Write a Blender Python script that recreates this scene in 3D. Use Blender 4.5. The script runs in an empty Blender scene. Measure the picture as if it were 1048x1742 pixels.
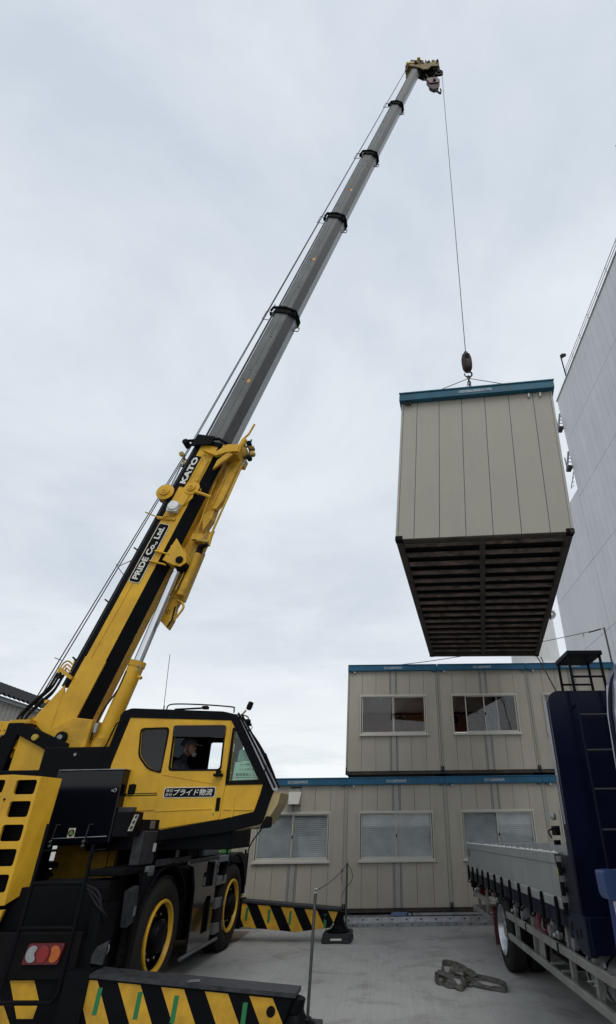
import bpy, bmesh, math, random
from math import radians as RD, sin, cos, pi
from mathutils import Vector, Matrix, Euler, Quaternion
from mathutils.geometry import tessellate_polygon
from mathutils.noise import noise as pnoise
random.seed(7)
SC = bpy.context.scene
COL = SC.collection

# ------------------------------------------------------------------ camera
cd = bpy.data.cameras.new("camera"); cam = bpy.data.objects.new("camera", cd); COL.objects.link(cam)
SC.camera = cam
PITCH, ROLL, YAW = RD(28.63), RD(-0.76), RD(0.49)
cam.location = (0, 0, 1.8)
_f0 = Vector((sin(YAW), cos(YAW), 0)); _r0 = Vector((cos(YAW), -sin(YAW), 0)); _u0 = Vector((0, 0, 1))
_F = cos(PITCH)*_f0 + sin(PITCH)*_u0; _u = -sin(PITCH)*_f0 + cos(PITCH)*_u0
_A = cos(ROLL)*_r0 + sin(ROLL)*_u; _B = -sin(ROLL)*_r0 + cos(ROLL)*_u
cam.rotation_euler = Matrix((_A, _B, -_F)).transposed().to_euler()
cd.sensor_fit = 'VERTICAL'; cd.sensor_height = 24.0
cd.lens = 860.7/1742*24.0
cd.shift_x = -(662.5-524)/1742; cd.shift_y = (934.6-871)/1742
cd.clip_start = 0.05; cd.clip_end = 3000

# ------------------------------------------------------------------ world: overcast daylight
SUN_EL, SUN_AZ = RD(52), RD(150)      # azimuth measured clockwise from +Y
w = bpy.data.worlds.new("World"); SC.world = w; w.use_nodes = True
nt = w.node_tree; nt.nodes.clear()
def N(t, **k):
    n = nt.nodes.new(t)
    for a, b in k.items(): setattr(n, a, b)
    return n
sky = N('ShaderNodeTexSky'); sky.sky_type = 'NISHITA'; sky.sun_disc = False
sky.sun_elevation = SUN_EL; sky.sun_rotation = SUN_AZ; sky.air_density = 1.0; sky.dust_density = 2.0
mul = N('ShaderNodeVectorMath', operation='SCALE'); mul.inputs[3].default_value = 0.11
nt.links.new(sky.outputs[0], mul.inputs[0])
tc = N('ShaderNodeTexCoord'); sep = N('ShaderNodeSeparateXYZ'); nt.links.new(tc.outputs['Generated'], sep.inputs[0])
# project direction on a cloud deck: (x,y)/(z+.12)
addz = N('ShaderNodeMath', operation='ADD'); addz.inputs[1].default_value = 0.14; nt.links.new(sep.outputs[2], addz.inputs[0])
mx = N('ShaderNodeMath', operation='MAXIMUM'); mx.inputs[1].default_value = 0.03; nt.links.new(addz.outputs[0], mx.inputs[0])
dv = N('ShaderNodeVectorMath', operation='DIVIDE'); cb = N('ShaderNodeCombineXYZ')
for i in range(3): nt.links.new(mx.outputs[0], cb.inputs[i])
nt.links.new(tc.outputs['Generated'], dv.inputs[0]); nt.links.new(cb.outputs[0], dv.inputs[1])
n1 = N('ShaderNodeTexNoise'); n1.inputs['Scale'].default_value = 1.5; n1.inputs['Detail'].default_value = 7; n1.inputs['Roughness'].default_value = 0.58
n1.inputs['Distortion'].default_value = 0.35
nt.links.new(dv.outputs[0], n1.inputs['Vector'])
r1 = N('ShaderNodeValToRGB')
r1.color_ramp.elements[0].position = 0.33; r1.color_ramp.elements[0].color = (0.56, 0.625, 0.71, 1)
r1.color_ramp.elements[1].position = 0.66; r1.color_ramp.elements[1].color = (0.735, 0.785, 0.84, 1)
nt.links.new(n1.outputs[0], r1.inputs[0])
# brighter, creamier band toward the horizon
hz = N('ShaderNodeMapRange'); hz.inputs['From Min'].default_value = 0.0; hz.inputs['From Max'].default_value = 0.42
hz.inputs['To Min'].default_value = 1.0; hz.inputs['To Max'].default_value = 0.0; hz.interpolation_type = 'SMOOTHSTEP'
nt.links.new(sep.outputs[2], hz.inputs[0])
m1 = N('ShaderNodeMix', data_type='RGBA'); m1.inputs[7].default_value = (0.90, 0.93, 0.945, 1)
nt.links.new(hz.outputs[0], m1.inputs[0]); nt.links.new(r1.outputs[0], m1.inputs[6])
# thin gaps of blue low down
n2 = N('ShaderNodeTexNoise'); n2.inputs['Scale'].default_value = 0.9; n2.inputs['Detail'].default_value = 8; n2.inputs['Roughness'].default_value = 0.6
mp = N('ShaderNodeMapping'); mp.inputs['Location'].default_value = (3.1, 1.7, 0); mp.inputs['Scale'].default_value = (0.55, 1.0, 1)
nt.links.new(dv.outputs[0], mp.inputs[0]); nt.links.new(mp.outputs[0], n2.inputs['Vector'])
r2 = N('ShaderNodeValToRGB'); r2.color_ramp.elements[0].position = 0.50; r2.color_ramp.elements[1].position = 0.70
nt.links.new(n2.outputs[0], r2.inputs[0])
hz2 = N('ShaderNodeMapRange'); hz2.inputs['From Min'].default_value = 0.03; hz2.inputs['From Max'].default_value = 0.34
hz2.inputs['To Min'].default_value = 0.65; hz2.inputs['To Max'].default_value = 0.08
nt.links.new(sep.outputs[2], hz2.inputs[0])
gm = N('ShaderNodeMath', operation='MULTIPLY'); nt.links.new(r2.outputs[0], gm.inputs[0]); nt.links.new(hz2.outputs[0], gm.inputs[1])
m2 = N('ShaderNodeMix', data_type='RGBA'); nt.links.new(gm.outputs[0], m2.inputs[0])
nt.links.new(m1.outputs[2], m2.inputs[6]); nt.links.new(mul.outputs[0], m2.inputs[7])
bg = N('ShaderNodeBackground'); bg.inputs[1].default_value = 1.06
nt.links.new(m2.outputs[2], bg.inputs[0])
wo = N('ShaderNodeOutputWorld'); nt.links.new(bg.outputs[0], wo.inputs[0])
sl = bpy.data.lights.new("sun", 'SUN'); sl.energy = 1.5; sl.angle = RD(35); sl.color = (1, 0.97, 0.92)
so = bpy.data.objects.new("sun", sl); COL.objects.link(so)
so.rotation_euler = Vector((sin(SUN_AZ)*cos(SUN_EL), cos(SUN_AZ)*cos(SUN_EL), sin(SUN_EL))).to_track_quat('Z', 'Y').to_euler()
vs = SC.view_settings; SC.display_settings.display_device = 'sRGB'
vs.view_transform = 'Standard'; vs.look = 'None'; vs.exposure = 0.0; vs.gamma = 1.0
SC.render.engine = 'CYCLES'

# ------------------------------------------------------------------ materials
MT = {}
def mat(name, col, rough=0.5, metal=0.0, coat=0.0, var=0.0, vscale=3.0, bump=0.0, bscale=40.0, spec=0.5, emis=None, tint=None, streak=0.0, island=0.0):
    if name in MT: return MT[name]
    m = bpy.data.materials.new(name); m.use_nodes = True; t = m.node_tree
    p = t.nodes['Principled BSDF']
    p.inputs['Base Color'].default_value = (*col, 1); p.inputs['Roughness'].default_value = rough
    p.inputs['Metallic'].default_value = metal; p.inputs['Coat Weight'].default_value = coat; p.inputs['Coat Roughness'].default_value = 0.06
    p.inputs['Specular IOR Level'].default_value = spec
    tcn = t.nodes.new('ShaderNodeTexCoord')
    if var > 0 or streak > 0:
        nn = t.nodes.new('ShaderNodeTexNoise'); nn.inputs['Scale'].default_value = vscale; nn.inputs['Detail'].default_value = 8; nn.inputs['Roughness'].default_value = 0.62
        t.links.new(tcn.outputs['Object'], nn.inputs['Vector'])
        rr = t.nodes.new('ShaderNodeValToRGB'); rr.color_ramp.elements[0].position = 0.32; rr.color_ramp.elements[1].position = 0.68
        k0 = 1-var; k1 = 1+var*0.6
        c2 = tint or col
        rr.color_ramp.elements[0].color = (c2[0]*k0, c2[1]*k0, c2[2]*k0, 1)
        rr.color_ramp.elements[1].color = (min(1, col[0]*k1), min(1, col[1]*k1), min(1, col[2]*k1), 1)
        t.links.new(nn.outputs[0], rr.inputs[0]); last = rr.outputs[0]
        if streak > 0:
            mm = t.nodes.new('ShaderNodeMapping'); mm.inputs['Scale'].default_value = (9, 9, 0.5)
            t.links.new(tcn.outputs['Object'], mm.inputs[0])
            ns = t.nodes.new('ShaderNodeTexNoise'); ns.inputs['Scale'].default_value = 1.6; ns.inputs['Detail'].default_value = 6
            t.links.new(mm.outputs[0], ns.inputs['Vector'])
            rs = t.nodes.new('ShaderNodeValToRGB'); rs.color_ramp.elements[0].position = 0.35; rs.color_ramp.elements[1].position = 0.6
            rs.color_ramp.elements[0].color = (1-streak, 1-streak, 1-streak*1.1, 1); rs.color_ramp.elements[1].color = (1, 1, 1, 1)
            t.links.new(ns.outputs[0], rs.inputs[0])
            mxn = t.nodes.new('ShaderNodeMix'); mxn.data_type = 'RGBA'; mxn.blend_type = 'MULTIPLY'; mxn.inputs[0].default_value = 1
            t.links.new(last, mxn.inputs[6]); t.links.new(rs.outputs[0], mxn.inputs[7]); last = mxn.outputs[2]
        if island > 0:
            gi = t.nodes.new('ShaderNodeNewGeometry'); mr = t.nodes.new('ShaderNodeMapRange'); mr.inputs['To Min'].default_value = 1-island; mr.inputs['To Max'].default_value = 1.0
            t.links.new(gi.outputs['Random Per Island'], mr.inputs[0]); cbn = t.nodes.new('ShaderNodeCombineColor')
            for q_ in range(3): t.links.new(mr.outputs[0], cbn.inputs[q_])
            mi_ = t.nodes.new('ShaderNodeMix'); mi_.data_type = 'RGBA'; mi_.blend_type = 'MULTIPLY'; mi_.inputs[0].default_value = 1
            t.links.new(last, mi_.inputs[6]); t.links.new(cbn.outputs[0], mi_.inputs[7]); last = mi_.outputs[2]
        t.links.new(last, p.inputs['Base Color'])
        rn = t.nodes.new('ShaderNodeMapRange'); rn.inputs['To Min'].default_value = max(0.02, rough-0.1); rn.inputs['To Max'].default_value = min(1, rough+0.12)
        t.links.new(nn.outputs[0], rn.inputs[0]); t.links.new(rn.outputs[0], p.inputs['Roughness'])
    if bump > 0:
        nb = t.nodes.new('ShaderNodeTexNoise'); nb.inputs['Scale'].default_value = bscale; nb.inputs['Detail'].default_value = 5
        t.links.new(tcn.outputs['Object'], nb.inputs['Vector'])
        bn = t.nodes.new('ShaderNodeBump'); bn.inputs['Strength'].default_value = bump; bn.inputs['Distance'].default_value = 0.01
        t.links.new(nb.outputs[0], bn.inputs['Height']); t.links.new(bn.outputs[0], p.inputs['Normal'])
    if emis:
        p.inputs['Emission Color'].default_value = (*emis[0], 1); p.inputs['Emission Strength'].default_value = emis[1]
    MT[name] = m; return m

def glass(name, tint=(0.8, 0.9, 0.86), alpha=0.8):
    m = bpy.data.materials.new(name); m.use_nodes = True; t = m.node_tree; t.nodes.clear()
    o = t.nodes.new('ShaderNodeOutputMaterial'); mixs = t.nodes.new('ShaderNodeMixShader')
    tr = t.nodes.new('ShaderNodeBsdfTransparent'); tr.inputs[0].default_value = (*[c*alpha for c in tint], 1)
    gl = t.nodes.new('ShaderNodeBsdfGlossy'); gl.inputs['Roughness'].default_value = 0.02
    lw = t.nodes.new('ShaderNodeLayerWeight'); pw = t.nodes.new('ShaderNodeMath'); pw.operation = 'POWER'; pw.inputs[1].default_value = 4.0
    ad = t.nodes.new('ShaderNodeMath'); ad.operation = 'MULTIPLY_ADD'; ad.inputs[1].default_value = 0.9; ad.inputs[2].default_value = 0.045; ad.use_clamp = True
    t.links.new(lw.outputs['Facing'], pw.inputs[0]); t.links.new(pw.outputs[0], ad.inputs[0]); t.links.new(ad.outputs[0], mixs.inputs[0]); t.links.new(tr.outputs[0], mixs.inputs[1]); t.links.new(gl.outputs[0], mixs.inputs[2])
    t.links.new(mixs.outputs[0], o.inputs[0]); MT[name] = m; return m

yellow = mat('yellow_paint', (0.64, 0.365, 0.022), 0.42, coat=0.06, spec=0.3, streak=0.05, var=0.12, vscale=2.0, tint=(0.57, 0.325, 0.025), bump=0.05, bscale=12)
yellow2 = mat('yellow_paint_worn', (0.58, 0.33, 0.025), 0.5, spec=0.3, streak=0.05, var=0.16, vscale=5, tint=(0.46, 0.26, 0.03), bump=0.06)
black = mat('black_paint', (0.005, 0.0053, 0.007), 0.45, spec=0.06, var=0.2, vscale=4)
blackm = mat('black_matt', (0.007, 0.007, 0.0075), 0.7, spec=0.08, var=0.3, vscale=6)
blackgloss = mat('black_gloss_panel', (0.004, 0.0045, 0.008), 0.14, spec=0.3)
darkgrey = mat('dark_grey_steel', (0.036, 0.037, 0.042), 0.5, spec=0.25, var=0.5, vscale=11)
stepgrey = mat('step_grey', (0.17, 0.175, 0.19), 0.45, metal=0.3, var=0.2)
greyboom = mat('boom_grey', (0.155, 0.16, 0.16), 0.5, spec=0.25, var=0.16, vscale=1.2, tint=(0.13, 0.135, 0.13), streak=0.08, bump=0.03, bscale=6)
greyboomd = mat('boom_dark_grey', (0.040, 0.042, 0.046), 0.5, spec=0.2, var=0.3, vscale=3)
chrome = mat('chrome', (0.7, 0.71, 0.72), 0.12, metal=1.0)
steel = mat('galvanised_steel', (0.32, 0.33, 0.34), 0.42, metal=0.6, var=0.25, vscale=9, tint=(0.26, 0.26, 0.26))
rubber = mat('tyre_rubber', (0.013, 0.013, 0.0135), 0.8, spec=0.2, var=0.4, vscale=4, tint=(0.032, 0.029, 0.025), bump=0.2, bscale=60)
cable = mat('wire_rope', (0.045, 0.045, 0.05), 0.6)
hosem = mat('rubber_hose', (0.008, 0.008, 0.009), 0.5, spec=0.25)
white = mat('white_paint', (0.75, 0.75, 0.74), 0.5, var=0.08)
lampwhite = mat('lamp_white', (0.55, 0.56, 0.55), 0.4, var=0.1)
cream = mat('cream_siding', (0.43, 0.398, 0.336), 0.62, var=0.08, vscale=0.9, tint=(0.42, 0.382, 0.315), bump=0.12, bscale=220, streak=0.04, island=0.035)
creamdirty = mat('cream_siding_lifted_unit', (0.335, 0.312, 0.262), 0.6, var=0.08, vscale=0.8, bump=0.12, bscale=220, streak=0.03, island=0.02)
seam = mat('seam_dark', (0.075, 0.07, 0.062), 0.8)
fascia = mat('blue_fascia', (0.022, 0.125, 0.235), 0.5, spec=0.25, var=0.16, vscale=1.4, tint=(0.03, 0.115, 0.20), streak=0.1)
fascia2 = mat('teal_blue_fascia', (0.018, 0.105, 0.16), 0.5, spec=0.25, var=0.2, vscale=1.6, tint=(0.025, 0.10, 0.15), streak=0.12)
postgrey = mat('grey_post', (0.345, 0.335, 0.30), 0.5, var=0.1)
postblue = mat('blue_grey_trim', (0.265, 0.275, 0.262), 0.5, var=0.1)
fadedlabel = mat('faded_label', (0.30, 0.36, 0.40), 0.7, var=0.6, vscale=34, tint=(0.12, 0.22, 0.30))
wfr = mat('window_frame', (0.50, 0.485, 0.435), 0.45, var=0.06)
blindm = mat('blind_slats', (0.62, 0.63, 0.64), 0.55, var=0.14, vscale=2.5, tint=(0.52, 0.53, 0.55))
woodin = mat('interior_wood_panel', (0.55, 0.26, 0.11), 0.55, var=0.25, vscale=3)
interior = mat('interior_wall', (0.55, 0.53, 0.50), 0.8, var=0.1)
ceilm = mat('interior_ceiling', (0.6, 0.58, 0.55), 0.8)
rustdark = mat('underframe_dark', (0.075, 0.062, 0.052), 0.75, var=0.35, vscale=4, tint=(0.05, 0.04, 0.033))
joistm = mat('underframe_joist', (0.23, 0.175, 0.145), 0.75, var=0.45, vscale=5, tint=(0.10, 0.078, 0.064))
towerw = mat('tower_cladding', (0.60, 0.612, 0.63), 0.5, var=0.08, vscale=0.35, streak=0.05, island=0.05)
silow = mat('silo_white', (0.56, 0.57, 0.57), 0.55, var=0.08, vscale=0.4, streak=0.1)
navy = mat('navy_paint', (0.003, 0.0045, 0.018), 0.3, spec=0.16, var=0.2, vscale=2)
navy2 = mat('navy_paint_faded', (0.007, 0.010, 0.026), 0.4, spec=0.2, var=0.25, vscale=2)
blue = mat('bright_blue_paint', (0.012, 0.034, 0.15), 0.4, coat=0.15, var=0.15, vscale=3)
blue2 = mat('pale_blue_paint', (0.035, 0.065, 0.17), 0.45, coat=0.1)
navysheen = mat('navy_sky_sheen', (0.24, 0.25, 0.31), 0.28, metal=0.35, coat=0.6, var=0.15, vscale=2)  # navy paint with the sky's pale reflection put into the colour
alu = mat('aluminium_gate', (0.34, 0.35, 0.35), 0.42, metal=0.25, var=0.14, vscale=2.4, streak=0.18)
alu2 = mat('aluminium_gate_lip', (0.36, 0.37, 0.37), 0.45, metal=0.2, var=0.14, vscale=5)
railm = mat('side_guard_steel', (0.30, 0.30, 0.28), 0.42, metal=0.45, var=0.2, vscale=4, tint=(0.24, 0.23, 0.21))
red = mat('red_lens', (0.22, 0.008, 0.009), 0.2, coat=0.5)
redframe = mat('red_reflector', (0.11, 0.006, 0.009), 0.4, coat=0.0)
amber = mat('amber_lens', (0.42, 0.10, 0.008), 0.2, coat=0.5, var=0.2, vscale=20)
clearl = mat('clear_lens', (0.27, 0.28, 0.29), 0.25, coat=0.5, var=0.15, vscale=30)
maroon = mat('maroon_mudflap', (0.085, 0.012, 0.015), 0.6, var=0.2)
green = mat('green_tape', (0.012, 0.16, 0.05), 0.5)
greensafe = mat('green_mark', (0.10, 0.36, 0.12), 0.5)
letter = mat('letter_white', (0.62, 0.62, 0.58), 0.5)
inklet = mat('dark_lettering', (0.05, 0.06, 0.06), 0.7)
skin = mat('skin', (0.33, 0.17, 0.11), 0.55)
cloth = mat('dark_navy_workwear', (0.022, 0.025, 0.035), 0.85, var=0.2, vscale=20)
vest = mat('navy_vest', (0.035, 0.045, 0.075), 0.85, var=0.2, vscale=20)
helmetm = mat('helmet_grey', (0.10, 0.10, 0.10), 0.35, coat=0.3)
hairm = mat('grey_beard', (0.30, 0.30, 0.29), 0.9, var=0.2, vscale=60)
webbing = mat('webbing_sling', (0.085, 0.078, 0.068), 0.85, var=0.4, vscale=22, tint=(0.045, 0.04, 0.035), bump=0.3, bscale=150)
poleM = mat('pole_dark_steel', (0.10, 0.10, 0.10), 0.45, metal=0.5, var=0.3, vscale=12)
padm = mat('plastic_pad', (0.02, 0.02, 0.021), 0.6, var=0.3, vscale=9)
rooft = mat('grey_roof_sheet', (0.028, 0.029, 0.032), 0.8, spec=0.1, var=0.15)
gutter = mat('gutter_grey', (0.24, 0.26, 0.29), 0.5, var=0.1)
leftwall = mat('left_building_wall', (0.30, 0.29, 0.26), 0.8, var=0.08, bump=0.1)
stickery = mat('yellow_sticker', (0.65, 0.55, 0.04), 0.6)
stickero = mat('orange_sticker', (0.75, 0.30, 0.02), 0.6)
brass = mat('yellow_bracket', (0.42, 0.30, 0.04), 0.5, var=0.3, vscale=12)
headm = mat('boom_head_yellow', (0.17, 0.115, 0.025), 0.6, spec=0.3, var=0.6, vscale=9, tint=(0.07, 0.05, 0.025))
hookred = mat('hook_block_red', (0.075, 0.012, 0.012), 0.5, var=0.35, vscale=9)
hookdk = mat('hook_dark_iron', (0.042, 0.026, 0.022), 0.6, spec=0.25, var=0.35, vscale=9)
lightbluem = mat('light_blue_item', (0.12, 0.18, 0.30), 0.6)
winglass = glass('window_glass', (0.93, 0.95, 0.95), 0.97)
cabglass = glass('cab_glass', (0.86, 0.97, 0.92), 0.97)
darkglass = glass('smoked_glass', (0.5, 0.55, 0.6), 0.30)

# ------------------------------------------------------------------ mesh builder
def fill2d(loops):
    """triangles of an outline with holes, as indices into the concatenated loops"""
    bm = bmesh.new(); k = 0; es = []
    for l in loops:
        vs_ = [bm.verts.new((p[0], p[1], 0)) for p in l]
        for i in range(len(vs_)): es.append(bm.edges.new((vs_[i], vs_[(i+1) % len(vs_)])))
    bm.verts.index_update()
    if len(loops) == 1:
        bm.free(); n_ = len(loops[0])
        return [tuple(t) for t in tessellate_polygon([[Vector((p[0], p[1], 0)) for p in loops[0]]])]
    bmesh.ops.triangle_fill(bm, use_beauty=True, use_dissolve=False, edges=es, normal=(0, 0, 1))
    out = [tuple(v.index for v in f.verts) for f in bm.faces]
    bm.free(); return out

class MB:
    """collects shapes for ONE mesh"""
    def __init__(s, tf=None):
        s.v = []; s.f = []; s.mi = []; s.tf = tf or (lambda a, b, c: Vector((a, b, c)))
        s.mats = []
    def m(s, mt):
        if mt not in s.mats: s.mats.append(mt)
        return s.mats.index(mt)
    def raw(s, vs, fs, mt, tf=None):
        tf = tf or s.tf; b = len(s.v); i = s.m(mt)
        for q in vs: s.v.append(tf(*q))
        for q in fs: s.f.append([b+k for k in q]); s.mi.append(i)
        return s
    def box(s, a0, a1, b0, b1, c0, c1, mt, tf=None):
        vs = [(x, y, z) for x in (a0, a1) for y in (b0, b1) for z in (c0, c1)]
        return s.raw(vs, [(0, 1, 3, 2), (4, 6, 7, 5), (0, 4, 5, 1), (2, 3, 7, 6), (0, 2, 6, 4), (1, 5, 7, 3)], mt, tf)
    def prism(s, pts, d0, d1, mt, holes=(), tf=None, order='abd', sidemat=None):
        """2-D outline (a,b) thick from d0 to d1; order tells where a,b,d go"""
        def area(l): return sum(l[i-1][0]*l[i][1]-l[i][0]*l[i-1][1] for i in range(len(l)))
        loops = [list(pts) if area(pts) > 0 else list(pts)[::-1]]+[(list(h) if area(h) < 0 else list(h)[::-1]) for h in holes]
        tri = fill2d(loops)
        flat = [p for l in loops for p in l]; n = len(flat)
        def put(p, d):
            m_ = {'a': p[0], 'b': p[1], 'd': d}; return tuple(m_[k] for k in order)
        vs = [put(p, d0) for p in flat]+[put(p, d1) for p in flat]
        fs = [tuple(t) for t in tri]+[tuple(n+k for k in reversed(t)) for t in tri]
        s.raw(vs, fs, mt, tf)
        b = len(s.v)-2*n; i = s.m(sidemat or mt); o = 0
        for l in loops:
            k = len(l)
            for j in range(k):
                s.f.append([b+o+j, b+o+(j+1) % k, b+n+o+(j+1) % k, b+n+o+j]); s.mi.append(i)
            o += k
        return s
    def tube(s, path, r, mt, seg=8, tf=None, caps=True, r2=None):
        tf = tf or s.tf; P = [tf(*p) for p in path]; b = len(s.v); i = s.m(mt); n = len(P)
        T = []
        for k in range(n):
            t = (P[min(k+1, n-1)]-P[max(k-1, 0)])
            T.append(t.normalized() if t.length > 0 else Vector((0, 0, 1)))
        up = Vector((0, 0, 1)) if abs(T[0].z) < 0.9 else Vector((1, 0, 0))
        x = T[0].cross(up).normalized()
        for k in range(n):
            x = (x - T[k]*x.dot(T[k])); x = x.normalized() if x.length > 1e-6 else T[k].orthogonal().normalized()
            y = T[k].cross(x); rr = r if r2 is None else r+(r2-r)*k/(n-1)
            for j in range(seg):
                a = 2*pi*j/seg; s.v.append(P[k]+x*cos(a)*rr+y*sin(a)*rr)
        for k in range(n-1):
            for j in range(seg):
                s.f.append([b+k*seg+j, b+k*seg+(j+1) % seg, b+(k+1)*seg+(j+1) % seg, b+(k+1)*seg+j]); s.mi.append(i)
        if caps:
            s.f.append([b+j for j in reversed(range(seg))]); s.mi.append(i)
            s.f.append([b+(n-1)*seg+j for j in range(seg)]); s.mi.append(i)
        return s
    def lathe(s, prof, o, ax, mt, seg=24, tf=None, mfun=None, caps=False):
        """profile [(r, h)] round axis ax (world vector) through o (given in frame coords)"""
        tf = tf or s.tf; O = tf(*o); ax = Vector(ax).normalized(); x = ax.orthogonal().normalized(); y = ax.cross(x)
        b = len(s.v); n = len(prof)
        for r, h in prof:
            for j in range(seg):
                a = 2*pi*j/seg; s.v.append(O+ax*h+(x*cos(a)+y*sin(a))*r)
        for k in range(n-1):
            i = s.m(mfun(k) if mfun else mt)
            for j in range(seg):
                s.f.append([b+k*seg+j, b+k*seg+(j+1) % seg, b+(k+1)*seg+(j+1) % seg, b+(k+1)*seg+j]); s.mi.append(i)
        for k in (0, n-1):
            if caps and prof[k][0] > 1e-4:
                s.f.append([b+k*seg+j for j in range(seg)]); s.mi.append(s.m(mfun(min(k, n-2)) if mfun else mt))
        return s
    def build(s, name, parent=None, bevel=0.0, smooth=None, seg=2):
        me = bpy.data.meshes.new(name)
        off = Vector(WL.get(parent.name, (0, 0, 0))) if parent else Vector((0, 0, 0))
        me.from_pydata([tuple(v-off) for v in s.v], [], s.f)
        for mt in s.mats: me.materials.append(mt)
        for p_, i in zip(me.polygons, s.mi): p_.material_index = i
        bm = bmesh.new(); bm.from_mesh(me)
        bmesh.ops.recalc_face_normals(bm, faces=bm.faces)
        if smooth:
            for f in bm.faces: f.smooth = True
            for e in bm.edges:
                if len(e.link_faces) != 2 or e.calc_face_angle(0) > RD(smooth): e.smooth = False
        bm.to_mesh(me); bm.free()
        o = bpy.data.objects.new(name, me); COL.objects.link(o)
        if parent: o.parent = parent; WL[o.name] = tuple(off)
        else: WL[o.name] = (0, 0, 0)
        if bevel > 0:
            bv = o.modifiers.new('bevel', 'BEVEL'); bv.width = bevel; bv.segments = seg; bv.limit_method = 'ANGLE'; bv.angle_limit = RD(35)
            bv.harden_normals = False
        return o
WL = {}      # world offset of every object's local origin (all are unrotated)

def tag(o, label, cat, group=None, kind=None):
    if label: o['label'] = label
    if cat: o['category'] = cat
    if group: o['group'] = group
    if kind: o['kind'] = kind
    return o
def empty(name, loc, label, cat, group=None):
    o = bpy.data.objects.new(name, None); COL.objects.link(o); o.location = loc; o.empty_display_size = 0.3
    WL[o.name] = tuple(loc); return tag(o, label, cat, group)
def origin(o, loc):
    """move a mesh thing's origin to its own place"""
    o.data.transform(Matrix.Translation(-Vector(loc))); o.location = loc; WL[o.name] = tuple(loc); return o
def arc(c, r, a0, a1, n):
    return [(c[0]+r*cos(RD(a0+(a1-a0)*i/n)), c[1]+r*sin(RD(a0+(a1-a0)*i/n))) for i in range(n+1)]
def rrect(a0, a1, b0, b1, r, n=4):
    return arc((a1-r, b0+r), r, -90, 0, n)+arc((a1-r, b1-r), r, 0, 90, n)+arc((a0+r, b1-r), r, 90, 180, n)+arc((a0+r, b0+r), r, 180, 270, n)
def rpoly(pts, r, n=3):
    """round the corners of a polygon"""
    out = []; k = len(pts)
    for i in range(k):
        p = Vector(pts[i]); a = Vector(pts[i-1]); b = Vector(pts[(i+1) % k])
        da = (a-p); db = (b-p); q = min(r, da.length*0.45, db.length*0.45)
        s_ = p+da.normalized()*q; e_ = p+db.normalized()*q
        for j in range(n+1):
            t = j/n; out.append(tuple((1-t)**2*s_+2*t*(1-t)*p+t*t*e_))
    return out
def spline(pts, n=6):
    P = [Vector(p) for p in pts]; P = [P[0]*2-P[1]]+P+[P[-1]*2-P[-2]]; out = []
    for i in range(1, len(P)-2):
        for j in range(n):
            t = j/n; a, b, c, d = P[i-1], P[i], P[i+1], P[i+2]
            out.append(0.5*((2*b)+(-a+c)*t+(2*a-5*b+4*c-d)*t*t+(-a+3*b-3*c+d)*t**3))
    out.append(P[-2]); return [tuple(p) for p in out]
def text(mb, s, mt, o, xdir, ydir, height, width=None, thick=0.003, bold=0.0, shear=0.0, align='LEFT'):
    """flat letters appended to mb; o = lower-left corner in world"""
    c = bpy.data.curves.new('t', 'FONT'); c.body = s; c.size = 1.0; c.offset = bold; c.shear = shear; c.resolution_u = 3
    ob = bpy.data.objects.new('t', c); COL.objects.link(ob); bpy.context.view_layer.update()
    me = bpy.data.meshes.new_from_object(ob.evaluated_get(bpy.context.evaluated_depsgraph_get()))
    if len(me.vertices) == 0:
        bpy.data.objects.remove(ob); return
    xs = [v.co.x for v in me.vertices]; ys = [v.co.y for v in me.vertices]
    x0, x1, y0, y1 = min(xs), max(xs), min(ys), max(ys)
    ky = height/(y1-y0); kx = (width/(x1-x0)) if width else ky
    X = Vector(xdir).normalized(); Y = Vector(ydir).normalized(); Z = X.cross(Y); O = Vector(o)
    vs = [O+X*(v.co.x-x0)*kx+Y*(v.co.y-y0)*ky+Z*thick for v in me.vertices]
    b = len(mb.v); i = mb.m(mt); mb.v += vs
    for p in me.polygons: mb.f.append([b+k for k in p.vertices]); mb.mi.append(i)
    bpy.data.objects.remove(ob); bpy.data.meshes.remove(me); bpy.data.curves.remove(c)

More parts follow.
